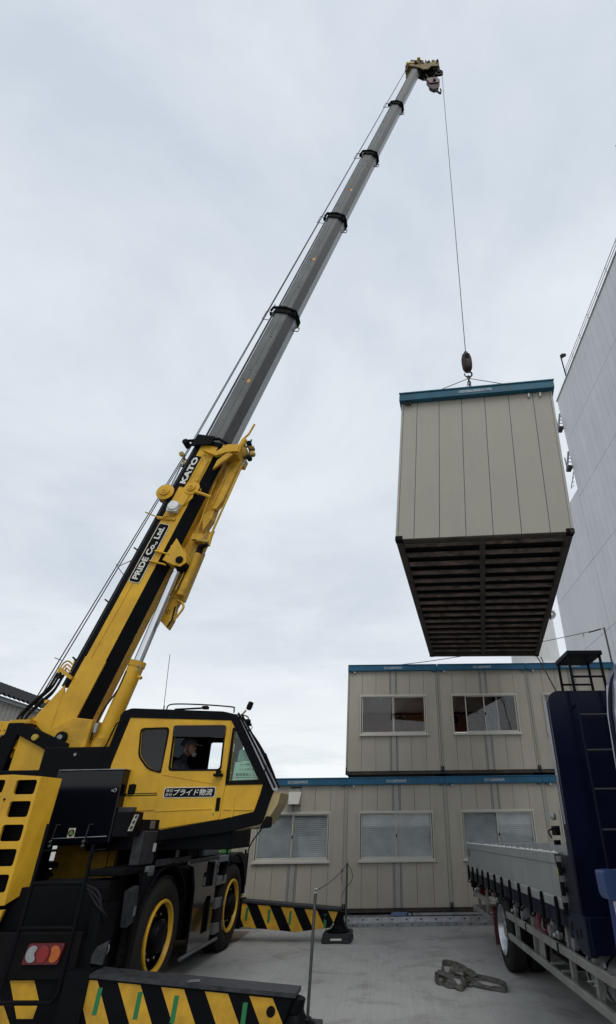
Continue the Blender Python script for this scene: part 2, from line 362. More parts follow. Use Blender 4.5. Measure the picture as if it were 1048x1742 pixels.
# ================================================================== SETTING
def concrete():
    m = bpy.data.materials.new('broomed_concrete'); m.use_nodes = True; t = m.node_tree; p = t.nodes['Principled BSDF']
    tcn = t.nodes.new('ShaderNodeTexCoord'); L = t.links.new
    def noise(scale, det, sc=(1, 1, 1), rough=0.6, dist=0):
        mm = t.nodes.new('ShaderNodeMapping'); mm.inputs['Scale'].default_value = sc; L(tcn.outputs['Object'], mm.inputs[0])
        n = t.nodes.new('ShaderNodeTexNoise'); n.inputs['Scale'].default_value = scale; n.inputs['Detail'].default_value = det
        n.inputs['Roughness'].default_value = rough; n.inputs['Distortion'].default_value = dist
        L(mm.outputs[0], n.inputs['Vector']); return n.outputs[0]
    def ramp(src, p0, c0, p1, c1):
        r = t.nodes.new('ShaderNodeValToRGB'); r.color_ramp.elements[0].position = p0; r.color_ramp.elements[1].position = p1
        r.color_ramp.elements[0].color = (*c0, 1); r.color_ramp.elements[1].color = (*c1, 1); L(src, r.inputs[0]); return r.outputs[0]
    def mulc(a, b):
        x = t.nodes.new('ShaderNodeMix'); x.data_type = 'RGBA'; x.blend_type = 'MULTIPLY'; x.inputs[0].default_value = 1
        L(a, x.inputs[6]); L(b, x.inputs[7]); return x.outputs[2]
    base = ramp(noise(0.35, 6, dist=0.6), 0.3, (0.34, 0.335, 0.318), 0.72, (0.41, 0.405, 0.385))
    broom = ramp(noise(1.2, 4, sc=(26, 0.7, 1)), 0.3, (0.86, 0.86, 0.86), 0.7, (1, 1, 1))
    stain = ramp(noise(1.3, 9, rough=0.7, dist=1.2), 0.36, (0.74, 0.73, 0.71), 0.50, (1, 1, 1))
    fine = ramp(noise(38, 3), 0.25, (0.88, 0.88, 0.88), 0.6, (1, 1, 1))
    spots = ramp(noise(5.5, 2), 0.17, (0.55, 0.54, 0.52), 0.235, (1, 1, 1))
    L(mulc(mulc(mulc(mulc(base, broom), stain), fine), spots), p.inputs['Base Color'])
    geo = t.nodes.new('ShaderNodeTexCoord'); cur = p.inputs['Base Color'].links[0].from_socket
    for (cx_, cy_, r_, w_, dk) in ((7.5, 16.5, 9.3, .16, .88), (7.5, 16.5, 11.2, .16, .90), (-9, 4.2, 10.2, .14, .90), (-2.0, 30.0, 19.6, .10, .91), (14, -2, 15.5, .18, .9)):
        sb_ = t.nodes.new('ShaderNodeVectorMath'); sb_.operation = 'DISTANCE'; sb_.inputs[1].default_value = (cx_, cy_, 0); L(geo.outputs['Object'], sb_.inputs[0])
        d_ = t.nodes.new('ShaderNodeMath'); d_.operation = 'SUBTRACT'; d_.inputs[1].default_value = r_; L(sb_.outputs['Value'], d_.inputs[0])
        a_ = t.nodes.new('ShaderNodeMath'); a_.operation = 'ABSOLUTE'; L(d_.outputs[0], a_.inputs[0])
        q_ = t.nodes.new('ShaderNodeMapRange'); q_.inputs['From Min'].default_value = w_*.5; q_.inputs['From Max'].default_value = w_; q_.inputs['To Min'].default_value = 1.0; q_.inputs['To Max'].default_value = 0.0; L(a_.outputs[0], q_.inputs[0])
        k_ = t.nodes.new('ShaderNodeMath'); k_.operation = 'MULTIPLY'; k_.use_clamp = True; L(q_.outputs[0], k_.inputs[0]); L(noise(0.9, 5), k_.inputs[1])
        x_ = t.nodes.new('ShaderNodeMix'); x_.data_type = 'RGBA'; x_.blend_type = 'MULTIPLY'; x_.inputs[7].default_value = (dk, dk, dk, 1); L(k_.outputs[0], x_.inputs[0]); L(cur, x_.inputs[6]); cur = x_.outputs[2]
    L(cur, p.inputs['Base Color'])
    p.inputs['Roughness'].default_value = 0.78
    b1 = t.nodes.new('ShaderNodeBump'); b1.inputs['Strength'].default_value = 0.35; b1.inputs['Distance'].default_value = 0.01
    L(noise(1.2, 4, sc=(60, 1.5, 1)), b1.inputs['Height'])
    b2 = t.nodes.new('ShaderNodeBump'); b2.inputs['Strength'].default_value = 0.25; b2.inputs['Distance'].default_value = 0.01
    L(noise(90, 3), b2.inputs['Height']); L(b1.outputs[0], b2.inputs['Normal']); L(b2.outputs[0], p.inputs['Normal'])
    return m
conc = concrete()
g = MB(); g.raw([(-1500, -1500, 0), (1500, -1500, 0), (1500, 1500, 0), (-1500, 1500, 0)], [(0, 1, 2, 3)], conc)
tag(g.build('ground'), None, None, kind='structure')
dirt = mat('packed_earth', (0.16, 0.12, 0.085), 0.9, var=0.3, vscale=3, bump=0.4, bscale=30)
g = MB(); g.raw([(-30, 12.4, .004), (-2.74, 12.4, .004), (-2.74, 11.35, .004), (-3.1, 10.9, .004), (-30, 10.9, .004)], [(0, 4, 3, 2, 1)], dirt)
tag(g.build('earth_strip'), None, None, kind='structure')
# saw-cut joints in the slab
jm = mat('joint_dark', (0.10, 0.10, 0.097), 0.9)
g = MB()
for y in (5.35, 10.62): g.raw([(-3.2, y, .004), (12, y-.12, .004), (12, y-.112, .004), (-3.2, y+.008, .004)], [(0, 1, 2, 3)], jm)
g.raw([(3.4, 2, .004), (3.41, 2, .004), (3.41, 12.6, .004), (3.4, 12.6, .004)], [(0, 1, 2, 3)], jm)
tag(g.build('slab_joint'), None, None, kind='structure')

# ------------------------------------------------------------------ prefab site-office units
D = 13.06
PANELS = [(0.045, 0.367), (0.374, 0.717), (0.724, 1.057), (1.263, 1.577), (1.584, 1.937), (1.944, 2.255)]
def minus_window(a, b, z0, z1, w):
    """outline(s) of a panel a..b, z0..z1 with the window rectangle w removed"""
    if not w: return [[(a, z0), (b, z0), (b, z1), (a, z1)]]
    w0, w1, wz0, wz1 = w
    if b <= w0 or a >= w1: return [[(a, z0), (b, z0), (b, z1), (a, z1)]]
    if a >= w0 and b <= w1: return [[(a, z0), (b, z0), (b, wz0), (a, wz0)], [(a, wz1), (b, wz1), (b, z1), (a, z1)]]
    if a < w0: return [[(a, z0), (b, z0), (b, wz0), (w0, wz0), (w0, wz1), (b, wz1), (b, z1), (a, z1)]]
    return [[(a, z0), (b, z0), (b, z1), (a, z1), (a, wz1), (w1, wz1), (w1, wz0), (a, wz0)]]

def prefab_unit(x0, z0, label, win, kind, wz, group, vent=False, slid=0.0):
    DEP = 5.4; H = 2.61
    root = empty('prefab_unit', (x0+1.15, D, z0), label, 'prefab unit', group)
    T = lambda a, b, c: Vector((x0+a, D+b, z0+c))
    W = (win[0], win[1], wz[0], wz[1]) if win else None
    m = MB(T); zt = H-0.15
    hole = [[(W[0], W[2]), (W[1], W[2]), (W[1], W[3]), (W[0], W[3])]] if W else []
    m.prism([(0.02, 0.06), (2.28, 0.06), (2.28, zt), (0.02, zt)], 0.024, 0.06, seam, holes=hole, order='adb')
    for a, b in PANELS:
        for poly in minus_window(a, b, 0.075, zt+.01, W): m.prism(poly, 0.006, 0.026, cream, order='adb')
    m.box(0.02, 0.06, 0.06, DEP, 0.06, zt, cream); m.box(2.24, 2.28, 0.06, DEP, 0.06, zt, cream)
    # inside of the room
    if kind == 'open':
        b0_, b1_, bz = (0.95, 1.65, 1.755) if slid else (0.12, 2.15, 1.64)  # wide rear opening is unseen, added to let daylight brighten the room
        m.prism([(0.06, 0.06), (2.24, 0.06), (2.24, zt), (0.06, zt)], DEP-0.05, DEP, woodin, holes=[[(b0_, 0.35), (b1_, 0.35), (b1_, bz), (b0_, bz)]], order='adb')
        m.box(0.3, 2.2, DEP-0.07, DEP-0.051, 2.36, 2.40, seam)
    else:
        m.box(0.06, 2.24, DEP-0.05, DEP, 0.06, zt, interior)
    m.box(0.06, 2.24, 0.06, DEP-0.05, 0.06, 0.10, interior)
    m.box(0.06, 2.24, 0.06, DEP-0.05, zt-0.05, zt-0.01, ceilm)
    if kind == 'open':
        m.box(0.061, 0.075, 0.06, DEP-0.05, 0.10, zt-.05, woodin); m.box(2.225, 2.239, 0.06, DEP-0.05, 0.10, zt-.05, woodin)
    m.build('wall', root)
    p = MB(T)     # posts and strips of the frame
    for a in (0.0, 2.262): p.box(a, a+0.038, -0.002, 0.07, 0.03, zt+.01, postgrey)
    for poly in minus_window(1.105, 1.215, 0.075, zt+.01, W): p.prism(poly, -0.006, 0.03, postgrey, order='adb')
    for a, b in ((1.062, 1.098), (1.222, 1.258)):
        for poly in minus_window(a, b, 0.075, zt+.01, W): p.prism(poly, 0.002, 0.03, postblue, order='adb')
    p.build('frame_post', root, bevel=0.004, seg=1)
    b = MB(T); b.box(0.03, 2.27, 0.03, DEP, 0.0, 0.06, rustdark)
    for a in (0.0, 2.18): b.box(a, a+0.12, -0.004, 0.12, 0.0, 0.075, darkgrey)
    for a in (0.0, 2.262): b.tube([(a+.019, -0.03, 0.05), (a+.019, -0.03, 0.16)], 0.012, blackm)
    b.build('floor_beam', root)
    f = MB(T); f.box(0.002, 2.298, -0.07, 0.0, H-0.155, H, fascia)
    f.box(0.002, 2.298, 0.0, DEP+0.05, H-0.06, H-0.004, fascia)
    f.box(0.002, 2.298, -0.085, -0.07, H-0.018, H+0.004, fascia)
    for a in (0.06, 2.16): f.box(a, a+0.1, -0.06, -0.004, H-0.185, H-0.155, fascia)
    f.build('roof_beam', root, bevel=0.006)
    lb = MB(T); lb.box(0.93, 1.40, -0.074, -0.070, H-0.115, H-0.055, fadedlabel); lb.build('nameplate', root)
    for a in (0.17,): MB(T).lathe([(0, 0), (0.022, 0.004), (0.03, 0.02), (0.026, 0.05), (0, 0.055)], (a, -0.03, H-0.215), (0, 0, 1), lampwhite, 10).build('eyebolt', root, smooth=40)
    if W:
        w0, w1, a0, a1 = W; t = 0.034
        fr = MB(T); fr.prism([(w0-.015, a0-.015), (w1+.015, a0-.015), (w1+.015, a1+.015), (w0-.015, a1+.015)], -0.035, 0.05, wfr,
                             holes=[[(w0+t-.02, a0+t), (w1-t+.02, a0+t), (w1-t+.02, a1-t), (w0+t-.02, a1-t)]], order='adb')
        fr.box(w0-0.035, w1+0.035, -0.055, -0.036, a0-0.03, a0+0.012, wfr)
        wf2 = fr.build('window', root, bevel=0.005)
        mid = (w0+w1)/2
        # two sliding sashes; the right one may be slid open
        sashes = [(w0+.03, mid+.025, 0.012), (mid-.025, w1-.03, -0.012)]
        if slid: sashes = [(w0+.03+slid, mid+.025+slid, 0.012), (mid-.025, w1-.03, -0.012)]
        for (s0, s1, y) in sashes:
            sa = MB(T); sa.prism([(s0, a0+t-.01), (s1, a0+t-.01), (s1, a1-t+.01), (s0, a1-t+.01)], y-0.01, y+0.01, wfr,
                                 holes=[[(s0+.026, a0+t+.04), (s1-.026, a0+t+.04), (s1-.026, a1-t-.022), (s0+.026, a1-t-.022)]], order='adb')
            sa.build('sash', wf2, bevel=0.003, seg=1)
            pn = MB(T); pn.box(s0+.03, s1-.03, y-0.002, y+0.002, a0+t+.045, a1-t-.025, winglass); pn.build('pane', wf2)
        lt = MB(T); lt.box(mid-.012, mid+.012, -0.04, -0.022, (a0+a1)/2-.03, (a0+a1)/2+.03, blackm); lt.build('latch', wf2)
        if kind == 'blind':
            bl = MB(T); n = 24; zz0 = a0+.05; zz1 = a1-.045
            rnd = random.Random(int(x0*100+z0*7)); pt = (zz1-zz0)/(n-1)
            for half in ((w0+.045, mid-.012), (mid+.012, w1-.045)):
                ph = rnd.uniform(0, 6)
                for i in range(n):
                    z = zz0+pt*i; xs_ = [half[0]+(half[1]-half[0])*q/6 for q in range(7)]
                    wv_ = [.0045*sin(ph+1.3*q+i*.35)+rnd.uniform(-.0015, .0015) for q in range(7)]
                    til = .010+.007*sin(ph+i*.22)
                    vs_ = [(x, 0.032, z-.5*pt+.002+wv_[q]) for q, x in enumerate(xs_)]+[(x, 0.032+til+.012, z+.42*pt+wv_[q]) for q, x in enumerate(xs_)]
                    bl.raw(vs_, [(q, q+1, 8+q, 7+q) for q in range(6)], blindm)
                bl.box(half[0], half[1], 0.060, 0.065, zz0-.01, zz1+.01, interior)
            bl.build('blind', wf2)
        else:
            # exhaust fan on the far wall, light on the ceiling, cable tray
            fm = MB(T); fx0 = 1.30 if not slid else 0.88
            yb = DEP-0.06
            fm.box(fx0, fx0+.34, yb-.05, yb, 1.98, 2.32, lampwhite)
            fm.lathe([(0.13, 0.0), (0.13, -0.02), (0.0, -0.02)], (fx0+.17, yb-.052, 2.15), (0, 1, 0), blackm, 20)
            for k in range(6):
                a = k*pi/3
                fm.tube([(fx0+.17, yb-.08, 2.15), (fx0+.17+.11*cos(a), yb-.08, 2.15+.11*sin(a))], 0.018, steel, 6)
            fm.build('exhaust_fan', root)
            cl = MB(T)
            for k in (0, .16): cl.box(0.55+k, 0.62+k, 2.6, 3.8, zt-.09, zt-.05, lampwhite)
            cl.box(0.5, 0.83, 2.55, 3.85, zt-.055, zt-.045, white); cl.build('ceiling_light', root)
            if slid:
                sh = MB(T); sh.box(1.35, 2.2, 1.9, 1.98, 0.1, 1.5, rustdark); sh.box(1.62, 1.72, 1.2, 1.3, 0.1, zt-.05, blackm)
                sh.tube([(0.9, 1.2, 1.35), (1.25, 1.2, 1.42), (1.62, 1.2, 1.75)], 0.02, blackm, 6); sh.build('partition', root)
    if vent:
        v = MB(T)
        v.raw([(0.99, 0, 2.08), (1.25, 0, 2.08), (1.25, 0, 2.32), (0.99, 0, 2.32), (1.0, -0.20, 2.06), (1.23, -0.20, 2.06), (1.27, -0.09, 2.32), (0.97, -0.09, 2.32)],
              [(0, 1, 5, 4), (1, 2, 6, 5), (3, 0, 4, 7), (2, 3, 7, 6), (4, 5, 6, 7)], wfr)
        v.box(0.985, 1.255, -0.012, -0.001, 2.05, 2.36, postgrey)
        v.build('vent_hood', root, bevel=0.004)
        c2 = MB(T); c2.box(1.0, 1.24, -0.006, -0.001, 2.40, 2.43, rustdark); c2.build('wall_slot', root)
    return root

XL = -0.965-2.30
gl = 'lower row of prefab office units'; gu = 'upper row of prefab office units'
WL0 = (0.93, 1.89); WU = (0.885, 1.835)
prefab_unit(XL-2.30, 0.19, 'ground floor cream prefab unit at the far left behind the yellow crane cab', (0.32, 1.98), 'blind', WL0, gl)
prefab_unit(XL, 0.19, 'ground floor cream prefab unit with a boxy vent hood above its blind-covered window', (0.29, 1.94), 'blind', WL0, gl, vent=True)
prefab_unit(XL+2.30, 0.19, 'ground floor cream prefab unit in the middle, its blind-covered window fully in view', (0.32, 1.98), 'blind', WL0, gl)
prefab_unit(XL+4.60, 0.19, 'ground floor cream prefab unit whose window is partly hidden by the silver truck gate', (0.34, 1.98), 'blind', WL0, gl)
prefab_unit(XL+6.90, 0.19, 'ground floor cream prefab unit mostly hidden behind the navy headboard of the truck', (0.32, 1.98), 'blind', WL0, gl)
XU = -1.0
prefab_unit(XU, 2.865, 'upper floor cream prefab unit at the left end, wood panelling behind its closed window', (0.34, 1.98), 'open', WU, gu)
prefab_unit(XU+2.31, 2.865, 'upper floor cream prefab unit with a half open sliding window and a dark room inside', (0.33, 1.96), 'open', WU, gu, slid=0.30)
prefab_unit(XU+4.62, 2.865, 'upper floor cream prefab unit whose window is hidden by the navy truck headboard', (0.33, 1.96), 'open', WU, gu)
# packing between the storeys and along the ground
pk = MB()
for x0 in (XL, XL+2.3, XL+4.6, XL+6.9): pk.box(x0+0.2, x0+2.1, D+0.0, D+0.25, 0.0, 0.188, blackm)
for x0 in (XU, XU+2.31, XU+4.62): pass
tag(pk.build('timber_packing'), 'black packing beam in the gap under the ground floor office units', 'beam')

pk = MB()
pk.box(-0.80, 1.13, D-.062, D+.2, 2.802, 2.862, blackm)
tag(origin(pk.build('packing_plank'), (.16, D, 2.8)), 'dark plank on the blue roof beam under the left upper office unit', 'plank', 'planks between the storeys')
pk = MB(); pk.box(1.51, 3.43, D-.062, D+.2, 2.802, 2.862, blackm)
tag(origin(pk.build('packing_plank'), (2.5, D, 2.8)), 'dark plank on the blue roof beam under the unit with the half open window', 'plank', 'planks between the storeys')
# steel rail on the ground before the offices
r = MB(lambda a, b, c: Vector((a, b, c)))
sec = [(12.62, 0), (12.62, 0.055), (12.70, 0.065), (12.72, 0.155), (12.95, 0.165), (12.95, 0)]
r.prism(sec, -4.6, 3.4, steel, order='dab')
for i in range(26):
    x = -4.4+i*0.2975
    r.prism(arc((x, 0.115), 0.016, 0, 360, 10)[:-1], 12.7065, 12.712, blackm, order='adb')
    r.prism(arc((x+0.105, 0.035), 0.014, 0, 360, 10)[:-1], 12.616, 12.6195, blackm, order='adb')
    r.box(x-0.012, x+0.012, 12.70, 12.712, 0.135, 0.152, lampwhite)
tag(origin(r.build('steel_rail', smooth=30), (-0.6, 12.8, 0)), 'long galvanised steel rail with two rows of holes lying along the foot of the offices', 'rail')
r = MB(); r.box(0.40, 3.0, 12.75, 12.90, 0.168, 0.20, steel); r.box(0.46, 0.49, 12.74, 12.91, 0.165, 0.21, blackm)
tag(origin(r.build('spare_rail', bevel=0.004), (1.5, 12.8, 0.17)), 'flat grey steel strip lying on top of the holed rail', 'rail')
r = MB(); r.prism(rpoly([(0.03, 12.76), (0.36, 12.75), (0.40, 12.86), (0.10, 12.90)], .03), 0.168, 0.215, lightbluem)
tag(origin(r.build('folded_sheet'), (0.2, 12.8, 0.17)), 'small folded blue sheet lying on the rail under the middle office', 'sheet')

# rope posts
def rope_post(x, y, h, label, lean=0.0):
    r_ = empty('rope_post', (x, y, 0), label, 'post', 'rope barrier posts')
    m = MB(); m.tube([(x, y, 0.015), (x+lean, y, h)], 0.017, poleM, 12); m.build('pole', r_, smooth=40)
    m = MB(); m.lathe([(0, 0), (0.13, 0), (0.13, 0.012), (0.03, 0.022), (0.022, 0.06), (0, 0.06)], (x, y, 0.001), (0, 0, 1), blackm, 24); m.build('foot_plate', r_, smooth=30)
    m = MB(); ring = [(x+lean+0.022*cos(a*pi/6), y, h+0.022+0.022*sin(a*pi/6)) for a in range(13)]
    m.tube(ring, 0.006, steel, 6); m.build('eye', r_, smooth=50)
    return r_
rope_post(-0.86, 6.98, 1.13, 'near rope post standing in front of the grey slab, cut by the lower picture edge', 0.02)
rope_post(-0.855, 12.35, 1.13, 'far rope post standing beside the outrigger foot in front of the offices')
m = MB()
pts = spline([(-0.84, 6.98, 1.15), (-0.845, 8.6, 1.10), (-0.85, 10.6, 1.085), (-0.855, 12.35, 1.13)], 8); m.tube(pts, 0.006, cable, 6)
m.tube(spline([(-0.855, 12.35, 1.13), (-0.78, 12.33, 1.02), (-0.74, 12.33, 0.88), (-0.80, 12.33, 0.76), (-0.88, 12.33, 0.70), (-0.95, 12.33, 0.55)], 5), 0.006, cable, 6)
m.tube(spline([(-0.845, 10.9, 1.09), (-0.86, 10.9, 1.0), (-0.84, 10.9, 0.9)], 4), 0.005, cable, 6)
m.lathe([(0, -.03), (0.022, -.015), (0.022, .015), (0, .03)], (-0.846, 10.9, 1.09), (0, 1, 0), cable, 8)
tag(origin(m.build('barrier_rope', smooth=60), (-0.85, 9.6, 1.1)), 'thin dark rope tied between the two rope posts, its loose end hanging', 'rope')
# safety rope above the office roof
m = MB(); m.tube([(5.95, 13.15, 5.46), (5.95, 13.15, 6.48)], 0.024, poleM, 10); m.lathe([(0.06, 0), (0.06, 0.01), (0, .01)], (5.95, 13.15, 5.462), (0, 0, 1), poleM, 12)
tag(origin(m.build('roof_post', smooth=40), (5.95, 13.15, 5.46)), 'dark steel post standing on the roof of the upper offices at the right', 'post')
m = MB(); m.tube(spline([(-0.28, 13.2, 5.47), (1.2, 13.18, 5.62), (3.2, 13.16, 5.92), (4.8, 13.15, 6.22), (5.95, 13.15, 6.46)], 8), 0.009, cable, 6)
m.tube([(5.35, 13.15, 6.335), (5.35, 13.15, 6.24), (5.32, 13.15, 6.24)], 0.008, cable, 5); m.tube([(5.5, 13.15, 6.35), (5.85, 13.15, 6.44)], 0.02, cable, 6)
tag(origin(m.build('roof_rope', smooth=60), (3, 13.15, 5.9)), 'taut dark rope running over the blue office roof up to the roof post', 'rope')

# ------------------------------------------------------------------ hanging prefab unit
KP = Vector((0.139, 6.20, 5.347)); KR = Euler((RD(-1.54), RD(3.08), RD(-9.5)), 'XYZ').to_matrix()
KW, KL, KH = 2.415, 5.25, 2.785
def K(a, b, c): return KP+KR @ Vector((a, b, c))
kroot = empty('prefab_unit', tuple(K(KW/2, KL/2, 0)), 'cream prefab office unit hanging in the air from the crane hook, dark underside showing', 'prefab unit')
m = MB(K)
ks = [0.035, 0.262, 0.622, 0.988, 1.358, 1.735, 2.112, 2.38]
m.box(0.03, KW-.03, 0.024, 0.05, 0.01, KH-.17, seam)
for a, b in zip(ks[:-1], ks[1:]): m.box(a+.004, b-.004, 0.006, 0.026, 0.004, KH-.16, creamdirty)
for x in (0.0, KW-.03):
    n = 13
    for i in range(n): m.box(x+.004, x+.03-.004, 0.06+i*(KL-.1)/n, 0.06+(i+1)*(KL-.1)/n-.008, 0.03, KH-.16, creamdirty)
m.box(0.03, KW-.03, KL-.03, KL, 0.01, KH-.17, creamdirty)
m.build('wall', kroot)
for a, b in ((0, .033), (KW-.035, KW)):
    for c, d in ((0, .06), (KL-.06, KL)):
        m = MB(K); m.box(a, b, c-.001, d, 0.0, KH-.15, postgrey); m.build('corner_post', kroot, bevel=.004, seg=1)
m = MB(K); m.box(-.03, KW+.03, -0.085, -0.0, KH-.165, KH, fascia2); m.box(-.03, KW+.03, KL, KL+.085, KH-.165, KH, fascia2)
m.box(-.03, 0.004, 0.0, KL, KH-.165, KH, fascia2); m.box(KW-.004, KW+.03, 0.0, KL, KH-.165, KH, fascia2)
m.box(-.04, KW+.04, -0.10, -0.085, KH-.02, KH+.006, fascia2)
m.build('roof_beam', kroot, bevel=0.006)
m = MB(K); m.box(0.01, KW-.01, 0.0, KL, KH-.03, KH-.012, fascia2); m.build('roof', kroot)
m = MB(K); m.box(0.95, 1.48, -.089, -.085, KH-.115, KH-.06, fadedlabel); m.build('nameplate', kroot)
for a in (0.09, 0.14): m = MB(K); m.tube([(a, -.04, KH-.165), (a, -.04, KH-.225)], 0.022, hookdk, 8); m.build('lashing_stud', kroot)
for a in (2.05, 2.225):
    m = MB(K); m.tube([(a, -.018, KH-.20), (a, -.018, KH-.27)], 0.02, lampwhite, 8); m.box(a-.022, a+.022, -.03, 0.006, KH-.215, KH-.19, hookdk); m.build('cable_gland', kroot)
m = MB(K)   # perimeter and spine of the floor frame
m.box(0, .09, 0.05, KL-.0, -.012, .10, rustdark); m.box(KW-.09, KW, .05, KL, -.012, .10, rustdark)
m.box(0.0, KW, .027, .11, -.012, .10, rustdark); m.box(0, KW, KL-.08, KL+.004, -.014, .10, rustdark)
m.box(KW/2-.04, KW/2+.04, .11, KL-.08, -.010, .06, rustdark)
for a in (-.004, KW-.10): 
    for b in (-.006, KL-.09): m.box(a, a+.104, b, b+.10, -.018, .05, blackm)
m.build('floor_frame', kroot, bevel=.004, seg=1)
m = MB(K); m.box(0.05, KW-.05, .06, KL-.05, .115, .13, mat('underfloor_boards', (0.018, 0.013, 0.011), 0.9)); m.build('floor_board', kroot)
nj = 17; rnd = random.Random(3)
for i in range(nj):
    y = .13+(KL-.36)*(i+.15)/(nj-.4); q = rnd.uniform(-.01, .01)
    m = MB(K)
    for x0_, x1_ in ((.09, KW/2-.04), (KW/2+.04, KW-.09)): 
        m.box(x0_, x1_, y+q, y+q+.125, .026, .034, joistm); m.box(x0_, x1_, y+q+.117, y+q+.125, .034, .112, rustdark); m.box(x0_, x1_, y+q, y+q+.01, .006, .026, joistm)
    m.build('joist', kroot)
m = MB(K); m.box(KW-.05, KW+.008, -.012, .03, -.022, .03, hookdk); m.build('corner_lug', kroot, bevel=.004)
m = MB(K); m.tube([(KW+.0, 2.9+.09*cos(a*pi/8), .02+.0+.1*sin(a*pi/8)) for a in range(-8, 9)], .012, cable, 6); m.build('rope_eye', kroot, smooth=60)

# hook, ball weight, sling
HX, HY = 2.06, 8.81
h = empty('crane_hook', (HX, HY, 11.3), 'dark iron ball hook on the single hoist rope just above the hanging unit', 'hook')
m = MB(); m.lathe([(0, .66), (.035, .66), (.055, .61), (.105, .52), (.128, .40), (.130, .22), (.118, .08), (.085, 0.0), (.03, -.02), (0, -.02)], (HX, HY, 11.60), (0, 0, 1), hookdk, 20); m.build('weight', h, smooth=50)
m = MB(); m.box(HX-.045, HX+.045, HY-.135, HY-.118, 11.90, 12.05, blackm); m.build('weight_slot', h, bevel=.004)
m = MB(); hk = [(HX, HY, 11.62), (HX+.02, HY, 11.57), (HX+.075, HY, 11.53), (HX+.09, HY, 11.465), (HX+.06, HY, 11.40), (HX, HY, 11.375), (HX-.06, HY, 11.40), (HX-.088, HY, 11.45), (HX-.085, HY, 11.50)]
m.tube(spline(hk, 4), .026, hookdk, 10, r2=.012); m.build('hook', h, smooth=60)
s = empty('lifting_sling', (HX, HY, 11.2), 'thin steel rope sling spreading from the hook to the corners of the hanging unit', 'sling')
def link(z, tw):
    m = MB(); 
    pts = [(HX+(.035*cos(a*pi/6))*(1 if tw else 0), HY+(.035*cos(a*pi/6))*(0 if tw else 1), z+.06*sin(a*pi/6)) for a in range(13)]
    m.tube(pts, .013, hookdk, 8); m.build('chain_link', s, smooth=60)
for i, z in enumerate((11.36, 11.27, 11.18, 11.09)): link(z, i % 2 == 0)
for a, b in ((.12, .12), (KW-.12, .12), (.12, KL-.12), (KW-.12, KL-.12)):
    m = MB(); e = K(a, b, KH); p0 = Vector((HX, HY, 11.33)); m.tube([tuple(p0), tuple(e)], .009, cable, 6); m.build('sling_leg', s, smooth=60)
m = MB(); e1 = K(KW-.03, KL-.02, -.02)
m.tube([tuple(e1+Vector((-.02, 0, .0))), tuple(e1+Vector((.03, 0, -.10))), tuple(e1+Vector((.08, 0, -.22)))], .012, cable, 6)
m.tube([tuple(e1+Vector((.07, 0, -.02))), tuple(e1+Vector((.10, 0, -.12))), tuple(e1+Vector((.08, 0, -.22)))], .012, cable, 6)
m.tube(spline([tuple(e1+Vector((.08, 0, -.22))), tuple(e1+Vector((.14, -.1, -.5))), tuple(e1+Vector((.25, -.2, -.95))), tuple(e1+Vector((.30, -.3, -1.6)))], 5), .014, cable, 6)
tag(origin(m.build('tag_line', smooth=60), tuple(e1)), 'short dark guide rope hooked to the far corner of the hanging unit', 'rope')

# ------------------------------------------------------------------ tall building, silo, left building
tb = empty('tall_building', (12, 10, 0), 'tall windowless building clad in pale grey panels at the right', 'building')
TX = 12.0
m = MB(); TY1, TZ = 25.85, 27.5
def cladding(m, y0, y1, z1, zs):
    ny = int((y1-y0)/0.62)
    for j in range(len(zs)-1):
        for i in range(ny):
            a = y1-(i+1)*(y1-y0)/ny; b = y1-i*(y1-y0)/ny
            m.box(TX, TX+.06, a+.006, b-.006, zs[j]+.012, zs[j+1]-.012, towerw)
zs = [0, 2.6, 6.8, 11.0, 15.2, 19.5, 23.75, TZ]
cladding(m, -12, TY1, TZ, zs); m.box(TX+.05, TX+16, -12, TY1, 0, TZ-.05, mat('cladding_joint', (0.25, 0.265, 0.29), 0.8)); m.build('wall', tb)
m = MB(); zs2 = [0, 2.6, 6.8, 11.0, 15.2, 20.1]; cladding(m, TY1+.02, 32.8, 20.1, zs2); m.box(TX+.05, TX+10, TY1+.02, 32.8, 0, 20.05, MT['cladding_joint']); m.build('side_wing', tb)
m = MB(); m.box(TX-.06, TX+.2, -12, TY1+.06, TZ-.02, TZ+.08, steel); m.build('coping', tb, bevel=.01)
m = MB()
for i in range(26):
    y = TY1-2.2-i*1.4; m.tube([(TX-.02, y, TZ+.1), (TX-.02, y, TZ+.62)], .016, steel, 6)
for z in (.36, .62): m.tube([(TX-.02, TY1-2.2, TZ+z), (TX-.02, -11, TZ+z)], .022, steel, 6)
m.build('roof_railing', tb)
m = MB(); m.tube([(TX+.1, TY1-1.9, TZ), (TX-.15, TY1-2.3, TZ+1.9)], .045, darkgrey, 8); m.lathe([(0, 0), (.16, .05), (.1, .3), (0, .34)], (TX-.12, TY1-2.35, TZ+1.75), (0.5, -.5, -.3), darkgrey, 10); m.build('roof_floodlight', tb)
m = MB(); m.tube([(TX+.9, 12.2, TZ), (TX+.2, 13.05, TZ+5.3)], .07, darkgrey, 8, r2=.025); m.build('lightning_rod', tb)
for z in (21.7, 25.0):
    m = MB()
    m.box(TX-.28, TX-.0, TY1-.02, TY1+.4, z, z+.22, darkgrey)
    m.tube([(TX-.26, TY1+.2, z+.2), (TX+.05, TY1+.2, z+1.5)], .07, steel, 6); m.tube([(TX-.28, TY1+.2, z+.2), (TX-.28, TY1+.2, z+1.0)], .04, steel, 6)
    for k in range(4): m.tube([(TX-.24+k*.07, TY1+.1, z+.3+k*.28), (TX+.05, TY1+.1, z+.3+k*.28)], .03, steel, 6)
    m.build('stair_bracket', tb)
m = MB(); m.tube([(TX-.35, TY1+.1, 20.2), (TX+.05, TY1+.1, 21.5)], .03, steel, 6)
